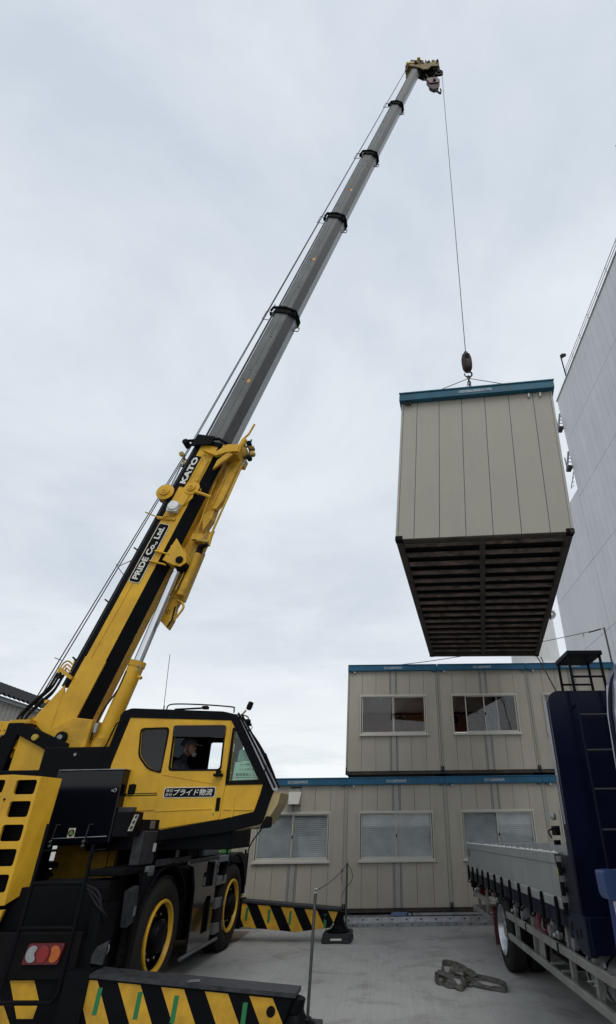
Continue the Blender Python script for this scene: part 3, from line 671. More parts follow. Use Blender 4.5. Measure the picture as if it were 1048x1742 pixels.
for k in range(4): m.tube([(TX-.33+k*.1, TY1+.1, 20.25+k*.32), (TX-.1+k*.05, TY1+.1, 20.45+k*.32)], .02, steel, 6)
m.build('ladder_bracket', tb)

# cylindrical silo: azimuth 14..19.2 deg
sy = 44.0; scx = sy*math.tan(RD(16.7)); sr = 2.08
m = MB(); prof = [(sr+.25, 0), (sr+.25, 13.4), (sr+.1, 13.55), (sr+.02, 13.9), (sr, 14.2), (sr-.12, 22), (sr-.3, 26), (0, 26.8)]
m.lathe(prof, (scx, sy, 0), (0, 0, 1), silow, 48)
for z in (8, 13.45, 18.5): m.lathe([(sr+.02, 0), (sr+.30, 0), (sr+.30, .12), (sr+.02, .12)], (scx, sy, z), (0, 0, 1), silow, 48)
for k in range(16):
    a = k*pi/8; m.box(scx+(sr+.2)*cos(a)-.05, scx+(sr+.2)*cos(a)+.05, sy+(sr+.2)*sin(a)-.05, sy+(sr+.2)*sin(a)+.05, 13.57, 13.72, silow)
tag(origin(m.build('silo', smooth=35), (scx, sy, 0)), 'round white silo rising behind the office roof between hanging unit and tall building', 'silo')

lb = empty('workshop_building', (-13.3, 16, 0), 'low cream building with dark corrugated roof behind the crane boom at the far left', 'building')
m = MB(); m.box(-24, -13.3, 2, 23.2, 0, 5.75, leftwall); 
for i in range(90):
    y = 2.05+i*.235; m.box(-13.3, -13.285, y, y+.15, 0.2, 5.7, leftwall)
m.build('wall', lb)
m = MB(); m.box(-13.3, -13.16, 1.9, 23.3, 5.70, 5.84, gutter)
for i in range(8): m.tube([(-13.14, 3+i*2.8, 5.66), (-13.14, 3+i*2.8, 5.86)], .02, steel, 6)
m.build('gutter', lb, bevel=.02)
m = MB(); nr = 84
for i in range(nr):
    y = 1.9+i*.255
    pr_ = [(y+.255*k/6, .10*sin(pi*k/6)) for k in range(7)]
    for k in range(6):
        (ya, za), (yb, zb) = pr_[k], pr_[k+1]
        m.raw([(-13.1, ya, 5.84+za), (-13.1, yb, 5.84+zb), (-15.0, yb, 6.78+zb), (-15.0, ya, 6.78+za), (-22, yb, 8.6+zb), (-22, ya, 8.6+za)], [(0, 1, 2, 3), (3, 2, 4, 5)], rooft)
m.raw([(-13.1, 1.9, 5.8), (-13.1, 23.3, 5.8), (-22, 23.3, 8.55), (-22, 1.9, 8.55)], [(0, 1, 2, 3)], rooft)
m.build('roof', lb)

# ================================================================== MOBILE CRANE
CO = Vector((-3.91, 9.3, 0)); CA = RD(2.5)
cex = Vector((cos(CA), -sin(CA), 0)); cey = Vector((sin(CA), cos(CA), 0)); UZ = Vector((0, 0, 1))
def Cf(a, b, c): return CO+cex*a+cey*b+UZ*c              # carrier: right, forward, up
SO = Vector((-3.95, 9.25, 0)); SA = RD(93)
sfx = Vector((sin(SA), cos(SA), 0)); sfy = Vector((-cos(SA), sin(SA), 0))
def Sf(u, z, e): return SO+sfx*u+sfy*e+UZ*z                # slewed upper part: forward, up, away from the camera
BC, BS = .2605, .9655
def Bf(p, q, e): return Sf(p*BC+q*BS, p*BS-q*BC, e)       # boom: along, below(+)/above(-), sideways
bdir = (sfx*BC+UZ*BS); bup = -(sfx*BS-UZ*BC); near = -sfy
crane = empty('mobile_crane', tuple(CO), 'yellow and black four-wheeled mobile crane with its long grey boom raised over the yard', 'crane')

# ---- carrier
m = MB(Cf)
m.box(-.62, .62, -2.6, 2.6, .52, 1.02, black); m.box(-1.0, .98, -.75, .95, .45, 1.30, blackm)
m.box(-1.06, 1.05, -.72, 2.0, 1.34, 1.395, black); m.box(.66, 1.06, -2.55, -.72, 1.34, 1.41, black); m.box(-1.05, -.66, -2.55, -.72, 1.34, 1.41, black)
m.box(-.95, .95, 2.0, 2.55, .45, 1.2, black); m.box(-1.0, 1.0, 2.35, 2.6, .8, 1.35, black)
m.box(-1.0, .93, -2.62, -2.05, .30, 1.25, black)
for y in (-1.42, 1.40): m.tube([(-1.0, y, .62), (1.0, y, .62)], .11, blackm, 12)
m.build('carrier_frame', crane, bevel=.012)
# right side cover with its openings and steps
m = MB(Cf)
panelgloss = mat('gloss_dark_cover', (0.012, 0.0125, 0.015), 0.16, spec=0.75, coat=0.6, var=0.3, vscale=3)
outl = [(-.80, 1.40), (-.80, 1.34), (-.55, 1.30), (-.40, 1.05), (-.36, .70), (-.36, .27), (.50, .27), (.50, 1.40)]
m.prism(outl, 1.06, 1.10, panelgloss, holes=[[(-.10, 1.02), (.36, 1.00), (.36, 1.32), (.0, 1.34), (.0, 1.20), (-.10, 1.20)][::-1], [(.08, .42), (.36, .42), (.36, .86), (.16, .88), (.08, .80)][::-1]], order='dab')
m.box(1.07, 1.103, -.72, .5, 1.345, 1.40, darkgrey)
m.build('side_cover', crane, bevel=.006)
m = MB(Cf); m.box(1.099, 1.106, -.09, .0, 1.03, 1.14, stepgrey); m.box(.6, 1.05, -.1, .4, .38, 1.3, blackm); m.build('cover_latch', crane)
st = MB(Cf)
for (y0, y1, z0, z1) in ((.53, .98, 1.30, 1.39), (.55, 1.0, .98, 1.10), (.60, 1.04, .66, .80), (.66, 1.1, .32, .46)):
    m = MB(Cf); m.box(.80, 1.11, y0, y1, z0, z1, stepgrey); m.build('step', crane, bevel=.006)
m = MB(Cf); m.box(.75, .80, .50, 1.0, .25, 1.38, blackm); m.box(1.08, 1.105, 1.0, 1.03, .3, 1.39, darkgrey)
for i in range(5): m.box(1.10, 1.112, .485, .525, .99+i*.085, 1.05+i*.085, stepgrey)
m.build('step_frame', crane)
m = MB(Cf); m.tube([(1.10, -.60, .245), (1.10, .86, .245)], .022, stepgrey, 10)
for y in (-.55, .1, .8): m.tube([(1.10, y, .245), (.9, y, .40)], .018, blackm, 8)
m.build('step_rail', crane, smooth=50)
# fenders
for sgn in (1, -1):
    xa, xb = (.70, 1.12) if sgn > 0 else (-1.12, -.70)
    for yc, nm in ((-1.42, 'rear'), (1.40, 'front')):
        m = MB(Cf); ring = []
        ang = (22, 158) if nm == 'rear' else (5, 150)
        A_ = arc((yc, .66), .74, ang[0], ang[1], 9); B_ = arc((yc, .66), .715, ang[1], ang[0], 9)
        m.prism(A_+B_, xa, xb, black, order='dab')
        if sgn > 0 and nm == 'front': m.prism([(2.08, 1.36), (1.05, 1.38), (1.05, 1.30), (1.25, 1.27), (1.80, 1.22), (2.0, 1.0), (2.08, .72), (2.2, .72), (2.2, 1.2)], 1.06, 1.10, black, order='dab')
        if sgn > 0 and nm == 'rear': m.prism([(-.72, 1.345), (-.72, 1.28), (-1.1, 1.335), (-1.75, 1.335), (-2.0, 1.1), (-2.08, .45), (-2.16, .45), (-2.14, 1.345)], 1.06, 1.10, black, order='dab')
        m.build('fender', crane, bevel=.004, seg=1)
m = MB(Cf); m.box(1.07, 1.105, -1.80, -.73, 1.385, 1.455, darkgrey); m.build('deck_edge', crane, bevel=.004)
m = MB(Cf); m.prism([(-2.36, 1.18), (-2.18, 1.22), (-2.08, .88), (-2.3, .84)], 1.02, 1.09, darkgrey, order='dab'); m.box(1.09, 1.094, -2.2, -2.12, .93, 1.02, stepgrey); m.build('mudguard_plate', crane)
m = MB(Cf); m.box(1.0, 1.10, -2.04, -1.86, 1.29, 1.40, stepgrey); m.build('lamp_bracket', crane, bevel=.01)
# deck fittings between carrier and cab
m = MB(Cf); m.box(.94, 1.06, -2.24, -1.86, 1.42, 1.78, darkgrey); m.box(.86, 1.04, -2.62, -2.30, 1.72, 1.98, black); m.build('valve_cabinet', crane, bevel=.012)
m = MB(Cf); m.prism([(-2.62, 1.78), (-2.52, 1.78), (-2.43, 1.95), (-2.53, 1.95)], 1.042, 1.045, letter, order='dab')
for k in range(3): m.prism([(-2.60+k*.035, 1.80+k*.055), (-2.54+k*.03, 1.80+k*.055), (-2.52+k*.03, 1.83+k*.055), (-2.58+k*.035, 1.83+k*.055)], 1.046, 1.047, inklet, order='dab')
m.build('warning_plate', crane)
m = MB(Cf); m.box(.9, 1.05, -2.30, -1.85, 1.80, 1.90, blackm); m.box(1.05, 1.053, -2.10, -1.97, 1.80, 1.89, stepgrey); m.box(1.07, 1.073, -1.95, -1.87, 1.55, 1.64, lampwhite); m.build('junction_box', crane, bevel=.004)
m = MB(Cf); m.tube([(1.0, -1.9, 1.62), (1.02, 1.30, 1.56)], .022, black, 8)
for y in (-1.7, -.2, 1.2): m.tube([(1.0, y, 1.6), (1.0, y, 1.39)], .014, black, 6)
m.build('deck_handrail', crane, smooth=50)
m = MB(Cf); m.box(.55, .95, .2, .8, 1.40, 1.50, stepgrey); m.box(.70, 1.0, -.6, -.1, 1.40, 1.53, blackm); m.box(.6, .8, 1.0, 1.35, 1.40, 1.6, steel); m.tube([(.9, -.75, 1.4), (.9, -.75, 1.58)], .03, steel, 8)
m.build('deck_box', crane, bevel=.01)
m = MB(Cf); m.box(.85, 1.0, 1.28, 1.40, 1.40, 1.50, greensafe); m.build('green_marker', crane, bevel=.004)
m = MB(Cf); m.box(.92, .98, 1.44, 1.50, 1.40, 1.66, brass); m.box(.84, .98, 1.42, 1.50, 1.60, 1.66, brass); m.build('boom_rest_bracket', crane, bevel=.006)

# ---- wheels
def wheel(x, y, sgn):
    ax = cex*sgn; R_, wd = .625, .36
    prof = [(.36, -wd+.03), (.52, -wd), (R_-.05, -wd+.02), (R_, -wd+.07), (R_+.003, -wd*.75), (R_+.003, -wd*.25), (R_, -.07), (R_-.05, -.02), (.52, 0), (.43, -.012), (.375, -.04), (.36, -.06)]
    t = MB(Cf); t.lathe(prof, (x, y, R_), ax, rubber, 56)
    for k in range(44):                       # tread lugs
        a = 2*pi*k/44
        for s0, s1, off in ((-wd+.05, -wd*.55, 0), (-wd*.45, -.05, .5)):
            a_ = a+off*2*pi/44; p0 = Vector((0, cos(a_), sin(a_)));
            c_ = Cf(x, y, R_)+cey*(cos(a_)*(R_+.008))+UZ*(sin(a_)*(R_+.008)); tg = (-cey*sin(a_)+UZ*cos(a_)); rd = cey*cos(a_)+UZ*sin(a_)
            vs = [c_+ax*h_+tg*g_+rd*d_ for h_ in (s0, s1) for g_ in (-.028, .028) for d_ in (-.012, .008)]
            t.raw([tuple(v) for v in vs], [(0, 1, 3, 2), (4, 6, 7, 5), (0, 4, 5, 1), (2, 3, 7, 6), (0, 2, 6, 4), (1, 5, 7, 3)], rubber, tf=lambda a, b, c: Vector((a, b, c)))
    w_ = t.build('wheel', crane, smooth=35)
    r = MB(Cf); r.lathe([(.375, -.04), (.384, -.010), (.378, .0), (.352, .0), (.345, -.02), (.335, -.05)], (x, y, R_), ax, yellow, 48); r.build('rim_ring', w_, smooth=40)
    r = MB(Cf); r.lathe([(.335, -.05), (.325, -.13), (.26, -.16), (.17, -.14), (.165, .0), (.155, .03), (.12, .04), (0, .042)], (x, y, R_), ax, black, 40, mfun=None); r.build('hub', w_, smooth=35)
    nn = MB(Cf)
    for k in range(10):
        a = 2*pi*k/10; c_ = Cf(x, y, R_)+cey*(.232*cos(a))+UZ*(.232*sin(a))
        nn.lathe([(.026, -.17), (.026, -.10), (.016, -.06), (0, -.06)], tuple(c_), ax, chrome, 8, tf=lambda a, b, c: Vector((a, b, c)))
    nn.build('wheel_nut', w_, smooth=30)
for x, y, sgn in ((1.12, -1.42, 1), (1.12, 1.40, 1), (-1.12, -1.42, -1), (-1.12, 1.40, -1)): wheel(x, y, sgn)

# ---- outriggers
def outrigger(Y, sgn, x0, x1, hgt, tape, zb=.62):
    """beam sticking out sideways; slightly lower at its end"""
    f = lambda a, b, c: Cf(a*sgn, b, c)
    zt = lambda x: zb-.078*(x-1.1)
    o = MB(f)
    kx = x0+(x1-x0)*.60
    top0, top1 = zt(x0), zt(x1)
    body = [(x0, top0-.36), (kx, zt(kx)-.37), (x1-.14, top1-.25), (x1-.06, top1-.16), (x1, top1-.01), (x0, top0)]
    o.prism(body, Y-.11, Y+.11, black, order='adb')
    o.prism([(x0, top0), (x1+.03, top1-.0), (x1+.03, top1+.035), (x0, top0+.035)], Y-.135, Y+.135, darkgrey, order='adb')
    # warning stripes painted on both faces
    def clip(poly):
        out = poly
        k = len(body)
        for i in range(k):
            a = body[i]; b = body[(i+1) % k]; res = []
            def ins(p): return (b[0]-a[0])*(p[1]-a[1])-(b[1]-a[1])*(p[0]-a[0]) >= -1e-9
            for j in range(len(out)):
                p, q = out[j], out[(j+1) % len(out)]
                if ins(p): res.append(p)
                if ins(p) != ins(q):
                    d1 = (b[0]-a[0])*(p[1]-a[1])-(b[1]-a[1])*(p[0]-a[0]); d2 = (b[0]-a[0])*(q[1]-a[1])-(b[1]-a[1])*(q[0]-a[0]); t_ = d1/(d1-d2)
                    res.append((p[0]+(q[0]-p[0])*t_, p[1]+(q[1]-p[1])*t_))
            out = res
            if not out: return out
        return out
    for i in range(-1, 6):
        xa = x0+.325+i*.412
        poly = [(xa, top0+.1), (xa+.215, top0+.1), (xa+.215+.42, top0-.62), (xa+.42, top0-.62)][::-1]
        inner = clip(poly)
        if len(inner) >= 3:
            sh = [(p[0], min(p[1], zt(p[0])-.018)) for p in inner]
            for yy in (Y-.1125, Y+.1125): o.prism(sh, yy-.0015, yy+.0015, yellow2, order='adb')
    o.box(x0-.12, x0+.115, Y-.14, Y+.14, top0-.40, top0+.045, black)
    if Y < 0: o.prism([(x0+1.02, Y-.12), (x0+1.20, Y-.10), (x0+1.17, Y+.0), (x0+1.06, Y-.02)], zt(x0+1.1)+.0365, zt(x0+1.1)+.038, stepgrey, order='abd')
    ob = o.build('outrigger_beam', crane)
    for xa in tape:
        tp = MB(f); z_ = zt(xa)-.07; tp.prism([(xa, z_), (xa+.045, z_), (xa+.035, z_-.20), (xa-.01, z_-.20)], Y-.1165, Y-.1145, green, order='adb'); tp.build('green_tape', ob)
    pn = MB(f); pn.lathe([(0, -.118), (.042, -.118), (.042, .118), (0, .118)], (x1-.20, Y, top1-.10), cey, blackm, 20); pn.build('pin', ob, smooth=40)
    # jack housing and float
    j = MB(f); j.tube([(x1+.02, Y, top1-.02), (x1-.0, Y, .25)], .085, black, 14)
    j.prism([(x1-.12, top1-.1), (x1+.05, top1-.03), (x1+.14, top1-.28), (x1+.16, .20), (x1-.07, .20), (x1-.06, .3)], Y-.06, Y+.06, black, order='adb')
    j.build('jack_cylinder', ob, smooth=40, bevel=.004)
    fl = MB(f); fl.lathe([(.0, .135), (.20, .135), (.20, .155), (.12, .19), (.09, .24), (0, .24)], (x1+.01, Y, 0), UZ, black, 24); fl.build('float', ob, smooth=40)
    return Cf(x1*sgn, Y, 0)
pf = outrigger(2.12, 1, 1.02, 2.90, .33, (1.22, 1.63, 2.02, 2.66), zb=.60)
pr2 = outrigger(-2.80, 1, 1.00, 3.12, .33, (1.22, 1.62, 1.98, 2.65), zb=.535)
outrigger(2.12, -1, 1.02, 2.90, .33, ()); outrigger(-2.80, -1, 1.00, 3.12, .33, (), zb=.535)
m = MB(Cf)
for Y0, Y1 in ((1.95, 2.29), (-2.72, -2.4)):
    m = MB(Cf); m.box(-1.0, 1.0, Y0, Y1, .22, .60, black); m.build('outrigger_box', crane, bevel=.01)
def pad(p, label):
    f = lambda a, b, c: Vector(p)+cex*a+cey*b+UZ*c
    m = MB(f); m.prism(rpoly([(-.26, -.26), (.26, -.26), (.26, .26), (-.26, .26)], .04), .0, .062, padm); m.prism(rpoly([(-.25, -.25), (.25, -.25), (.25, .25), (-.25, .25)], .04), .070, .133, padm)
    m.box(-.24, .24, -.24, .24, .06, .072, padm)
    for s_ in (-1, 1):
        m.box(s_*.17-.05, s_*.17+.05, -.275, -.255, .01, .06, padm)
    m.box(-.10, .10, -.262, -.258, .045, .075, letter)
    return tag(origin(m.build('outrigger_pad', bevel=.006), tuple(p)), label, 'pad', 'outrigger pads')
pad(pf+Vector((.0, 0, 0)), 'stacked black plastic pad under the far right crane foot, beside the rope post')
pad(pr2, 'black plastic pad under the near right crane foot at the lower picture edge')

# ---- rear of the carrier
RY = -2.78
m = MB(Cf)
m.box(-1.1, .92, RY, RY+.10, .50, .80, black); m.box(-1.1, 1.02, RY-.02, RY+.25, .10, .50, black)
m.box(.92, 1.02, RY-.0, RY+.35, .10, 1.1, black)
def rstripe(x, w_, z0=.12, z1=.49):
    m.prism([(x+.30*(z1-z0)/.37, z0), (x+w_+.30*(z1-z0)/.37, z0), (x+w_, z1), (x, z1)], RY-.0235, RY-.0205, yellow2, order='adb')
for x in (-1.1, -.62, -.14): rstripe(x, .24)
m.prism([(.42, .20), (.58, .20), (.60, .33), (.50, .49), (.25, .49)][::-1], RY-.0235, RY-.0205, yellow2, order='adb')
m.build('rear_bumper', crane, bevel=.006)
def tl(f):
    t = MB(f); t.prism(rpoly([(0, 0), (.37, 0), (.40, .17), (.03, .17)], .02), -.035, 0.0, redframe, order='adb'); tb_ = t.build('tail_light', crane, bevel=.006)
    for (c, mt_, nm, cut) in ((.09, clearl, 'reversing_lens', .08), (.20, red, 'stop_lens', 0), (.315, amber, 'indicator_lens', -.06)):
        e_ = MB(f)
        pts = arc((c, .085), .062, 0, 360, 20)[:-1]
        pts = [(x_, .085+(y_-.085)*1.12) for x_, y_ in pts]
        if cut > 0: pts = [(min(x_, c+.02+abs(y_-.085)*.55), y_) for x_, y_ in pts]
        if cut < 0: pts = [(max(x_, c-.03-abs(y_-.085)*.2), y_) for x_, y_ in pts]
        e_.prism(pts, -.046, -.034, mt_, order='adb'); e_.build(nm, tb_, bevel=.004)
tl(lambda a, b, c: Cf(.365+a, RY-.06+b, .625+c)); tl(lambda a, b, c: Cf(-.95+a, RY-.06+b, .585+c))
m = MB(Cf); m.box(-1.1, .9, RY-.06, RY-.0, .50, .88, blackm); m.build('rear_light_panel', crane, bevel=.01)
m = MB(Cf); m.box(-.15, .0, RY-.03, RY-.024, .30, .47, redframe); m.build('reflector', crane)
m = MB(Cf); m.lathe([(0, -.03), (.035, -.025), (.04, 0), (0, 0)], (.93, RY-.03, .53), cey, brass, 18); m.build('marker_lamp', crane, smooth=40)
m = MB(Cf); m.tube([(.30, RY-.16, 1.86), (.30, RY-.16, 1.0), (.27, RY-.16, .42), (.31, RY-.16, .35), (.80, RY-.16, .35), (.85, RY-.16, .42), (.86, RY-.16, 1.0), (.86, RY-.16, 1.66)], .020, black, 10)
for z in (1.31, .93): m.tube([(.29, RY-.16, z), (.865, RY-.16, z)], .018, black, 8)
m.tube([(.30, RY-.16, 1.60), (.30, RY+.1, 1.60)], .015, black, 6); m.tube([(.86, RY-.16, 1.60), (.86, RY+.1, 1.60)], .015, black, 6)
m.build('rear_ladder', crane, smooth=60)
m = MB(Cf); m.box(.10, .95, -2.6, -2.2, .80, 1.30, blackm)
for k in range(3): m.tube(spline([(.62+.05*k, -2.7, 1.3), (.95, -2.8, 1.22-.05*k), (1.0+.03*k, -2.75, 1.0), (.9, -2.6, .85)], 5), .012, hosem, 6)
m.build('hose_bundle', crane, smooth=50)
m = MB(Cf); m.box(.93, .99, RY+.02, RY+.025+.05, .82, 1.02, stepgrey)
for k in range(4): m.box(.92, 1.0, RY+.015, RY+.02, .84+k*.045, .86+k*.045, blackm)
m.build('terminal_strip', crane)
m = MB(Cf); m.tube([(1.05+.03*cos(a*pi/8), RY+.2, .70+.045*sin(a*pi/8)) for a in range(17)], .007, steel, 6); m.build('ring_handle', crane, smooth=60)
m = MB(Cf); m.prism([(.98, .62), (1.14, .60), (1.16, .80), (1.05, .75)], RY+.0, RY+.03, darkgrey, order='adb'); m.build('corner_plate', crane, bevel=.004)

# engine hood with two columns of openings in the rear face
HY0 = -2.75
Hf = lambda a, b, c: Cf(a-.07, b, c)
m = MB(Hf)
holes = []
for (z0, z1) in ((2.17, 2.325), (1.935, 2.10), (1.695, 1.86), (1.455, 1.62), (1.215, 1.38)): holes.append(rpoly([(-.285, z0), (-.035, z0), (-.035, z1), (-.285, z1)], .03)[::-1])
for (z0, z1) in ((2.19, 2.33),): holes.append(rpoly([(-.64, z0), (-.42, z0), (-.42, z1), (-.64, z1)], .03)[::-1])
m.prism([(-1.08, 1.08), (.0, 1.10), (.0, 2.36), (-.36, 2.385), (-1.08, 2.36)], HY0, HY0+.03, yellow, holes=holes, order='adb')
m.raw([(0, HY0, 1.10), (0, HY0, 2.36), (.115, HY0+.22, 2.35), (.09, HY0+.22, 1.22)], [(0, 1, 2, 3)], yellow)
m.raw([(.115, HY0+.22, 2.35), (.09, HY0+.22, 1.22), (.02, HY0+.26, 1.22), (.02, HY0+.26, 2.35)], [(0, 1, 2, 3)], yellow)
m.raw([(-1.08, HY0, 2.362), (-.36, HY0, 2.386), (0, HY0, 2.362), (.115, HY0+.22, 2.352), (.0, HY0+.30, 2.352), (-1.08, HY0+.30, 2.362)], [(0, 1, 2, 3, 4, 5)], yellow)
m.raw([(-1.08, HY0, 1.08), (-1.08, HY0, 2.36), (-1.08, HY0+.3, 2.36), (-1.08, HY0+.3, 1.08)], [(0, 1, 2, 3)], yellow)
m.box(-1.04, -.02, HY0+.30, HY0+.42, 1.1, 2.30, black); m.box(-1.04, -.55, HY0+.42, -1.3, 1.1, 2.30, black)
m.box(-.365, -.355, HY0-.002, HY0, 1.1, 2.38, yellow2)
hood = m.build('engine_hood', crane, bevel=.004)
m = MB(Hf); m.box(-1.05, -.02, HY0+.12, HY0+.14, 1.1, 2.33, blackm)
for k in range(40): m.box(-1.05, -.02, HY0+.10, HY0+.115, 1.12+k*.03, 1.13+k*.03, blackm)
m.build('radiator_grille', hood)
m = MB(Hf); m.lathe([(0, -.01), (.012, -.01), (.012, 0)], (-.36, HY0, 2.12), cey, blackm, 8); m.build('hood_bolt', hood)
m = MB(Hf); m.prism([(-1.1, .72), (-.06, .74), (.005, 1.06), (-1.1, 1.07)], HY0+.01, HY0+.05, yellow, order='adb'); lowp = m.build('lower_rear_panel', crane, bevel=.006)
m = MB(Hf); m.prism([(-.16, .90), (-.10, .90), (-.05, .97), (-.20, .97)], HY0+.004, HY0+.009, letter, order='adb'); m.build('white_mark', lowp)
# yellow covers seen under the black box
m = MB(Cf); m.box(-.75, -.22, -1.0, -.9, 1.0, 1.64, yellow2); m.box(-.2, .02, -1.02, -.92, .95, 1.64, yellow2); m.box(.03, .12, -1.0, -.9, 1.0, 1.64, yellow2); m.build('inner_cover', crane, bevel=.01)

# ---- slewing upper part
m = MB(Sf); m.lathe([(.75, 0), (.75, .22), (.68, .22), (.68, .35), (0, .35)], (0, 1.36, 0), UZ, blackm, 40); m.build('turntable', crane, smooth=40)
m = MB(Sf)      # arguments: u, z, e
m.box(-2.0, 1.0, 1.62, 1.80, -1.1, .95, black)
m.box(.0, 1.95, 1.55, 1.82, -1.45, -.55, black)
m.box(-2.15, -1.1, 1.75, 2.6, -1.0, .9, black)
m.build('upper_frame', crane, bevel=.012)
for e0 in (-.60, .24):      # boom pedestal cheeks
    m = MB(Sf); m.prism([(-2.05, 1.8), (-2.05, 3.2), (-1.63, 2.99), (-1.2, 2.86), (-.9, 2.6), (-.75, 1.8)], e0, e0+.05, yellow); m.build('pedestal_plate', crane, bevel=.006)
m = MB(Sf); m.prism([(-2.26, 3.36), (-2.02, 3.36), (-1.16, 3.02), (-1.16, 2.90), (-1.44, 2.90), (-1.66, 3.0), (-2.06, 3.18), (-2.12, 2.6), (-2.3, 2.6)], -.66, -.605, black)
m.build('pedestal_arm', crane, bevel=.008)
m = MB(Sf); m.lathe([(.05, -.02), (.05, .02), (0, .03)], (-1.72, 3.12, -.68), near, brass, 18); m.build('arm_pin', crane, smooth=40)
m = MB(Sf); m.prism([(-3.5, 3.62), (-3.18, 3.60), (-3.08, 3.36), (-3.12, 3.14), (-3.26, 3.05), (-3.38, 3.3), (-3.6, 3.2)], .5, .56, yellow)
sm = m.build('winch_guard', crane, bevel=.008)
m = MB(Sf)
for c_ in ((-3.30, 3.44), (-3.22, 3.44)): m.prism(arc(c_, .014, 0, 360, 10)[:-1], .494, .499, inklet)
m.prism(arc((-3.26, 3.46), .12, 200, 350, 12)+arc((-3.26, 3.46), .105, 350, 200, 12), .494, .499, inklet); m.build('guard_holes', sm)
m = MB(Sf); m.lathe([(.30, -.35), (.30, -.33), (.17, -.33), (.17, .33), (.30, .33), (.30, .35), (0, .35)], (-2.5, 2.95, .1), sfy, blackm, 28); m.build('winch_drum', crane, smooth=40)
m = MB(Sf); m.lathe([(.10, -.03), (.12, .03), (0, .04)], (-2.12, 3.40, -.3), near, yellow2, 20); m.box(-2.3, -1.95, 3.36, 3.42, -.6, .3, yellow2); m.build('winch_bracket', crane, smooth=40)
m = MB(Sf); m.box(-1.12, -.06, 1.75, 2.885, -1.22, -.66, black); rb = m.build('rear_cover', crane, bevel=.012)
m = MB(Sf); m.lathe([(0, 0), (.022, .0), (.022, .012), (0, .012)], (-.62, 2.78, -1.221), near, steel, 12); m.build('cover_lock', rb, smooth=40)
m = MB(Sf); m.box(-.53, .42, 1.64, 2.52, -1.66, -1.26, blackgloss); bx = m.build('tool_box', crane, bevel=.015)
m = MB(Sf); m.box(-.50, .43, 2.521, 2.53, -1.67, -1.3, steel); m.build('box_lid_edge', bx)
m = MB(Sf)
for u_ in (-.34, .10):
    m.tube([(u_, 1.60, -1.68), (u_, 1.66, -1.68), (u_+.02, 1.86, -1.68), (u_+.07, 1.86, -1.68)], .009, darkgrey, 6)
    for z_ in (1.62, 1.67): m.lathe([(0, 0), (.016, 0), (.016, .02), (0, .02)], (u_, z_, -1.68), near, steel, 10)
m.tube([(-.34, 1.70, -1.67), (.38, 1.72, -1.67)], .006, steel, 5); m.build('box_strap', bx, smooth=40)
m = MB(Sf); m.tube([(.355+.02*cos(a*pi/6), 2.26+.02*sin(a*pi/6), -1.67) for a in range(13)], .006, steel, 6); m.box(.31, .335, 2.25, 2.27, -1.68, -1.66, steel); m.build('box_latch', bx, smooth=50)
m = MB(Sf); m.prism([(-.15, 1.71), (-.06, 1.71), (-.06, 1.82), (-.15, 1.82)], -1.668, -1.662, letter); st_ = m.build('sticker', bx)
m = MB(Sf); m.prism(arc((-.105, 1.765), .042, 0, 360, 20)[:-1], -1.671, -1.6685, redframe); m.prism([(-.137, 1.745), (-.073, 1.745), (-.105, 1.803)], -1.674, -1.6715, greensafe); m.build('sticker_mark', st_)
m = MB(Sf); m.prism([(-1.0, 1.62), (.35, 1.62), (.35, 1.75), (-1.0, 1.75)], -1.62, -1.2, black); m.build('box_bracket', crane, bevel=.006)
m = MB(Sf); m.lathe([(.04, 0), (.05, .03), (.05, .12), (0, .13)], (.50, 2.22, -1.5), UZ, blackm, 14); m.box(.28, .62, 1.74, 2.06, -1.6, -1.3, darkgrey); m.build('control_box', crane, smooth=40, bevel=.008)

# ---- operator cab
E0, E1 = -1.50, -.64      # near and far faces
doorwin = rpoly([(.985, 2.525), (1.70, 2.515), (1.685, 3.085), (.955, 3.095)], .045)
rearwin = rpoly([(.46, 3.065), (.845, 3.07), (.855, 2.495), (.67, 2.555), (.51, 2.72)], .06)
frontwin = rpoly([(1.832, 3.03), (1.858, 3.02), (2.255, 2.372), (1.85, 2.366)], .012)
side_o = [(.10, 2.35), (.11, 2.60), (.25, 3.25), (1.77, 3.18), (2.335, 2.33), (2.30, 2.19), (2.24, 1.97), (1.80, 1.885), (1.01, 1.77), (.75, 1.85), (.42, 1.98), (.10, 2.06)]
glassm = {}
body = MB(Sf)
farwin = rpoly([(1.19, 2.53), (1.70, 2.515), (1.690, 2.98), (1.19, 2.99)], .03)
body.prism(side_o, E0, E0+.035, yellow, holes=[doorwin[::-1], rearwin, frontwin[::-1]])
body.prism([(u-(.19 if u > 1.78 else 0), z) for u, z in side_o], E1-.035, E1, black, holes=[[(u-(.12 if u > 1.6 else 0), z) for u, z in farwin], rearwin, [(u-.13, z) for u, z in frontwin]])
cabo = body.build('cab', crane, bevel=.006)
fr = MB(Sf)                   # black structural frame round the side
outer = rpoly([(.0, 2.62), (.115, 3.33), (.24, 3.375), (1.63, 3.30), (1.84, 3.25), (2.47, 2.24), (2.36, 1.84), (1.85, 1.74), (1.01, 1.66), (.40, 1.90), (.0, 2.0)], .04)
innr = [(.105, 2.30), (.125, 2.62), (.25, 3.24), (1.765, 3.17), (2.325, 2.33), (2.295, 2.19), (2.235, 1.985), (1.80, 1.90), (1.01, 1.785), (.42, 1.99), (.105, 2.08)]
fr.prism(outer, E0-.012, E0+.08, black, holes=[innr])
sq = lambda pl: [(u-(.19 if u > 1.7 else 0), z) for u, z in pl]
fr.prism(sq(outer), E1-.06, E1+.012, black, holes=[sq(innr)])
fr.build('cab_frame', cabo, bevel=.012)
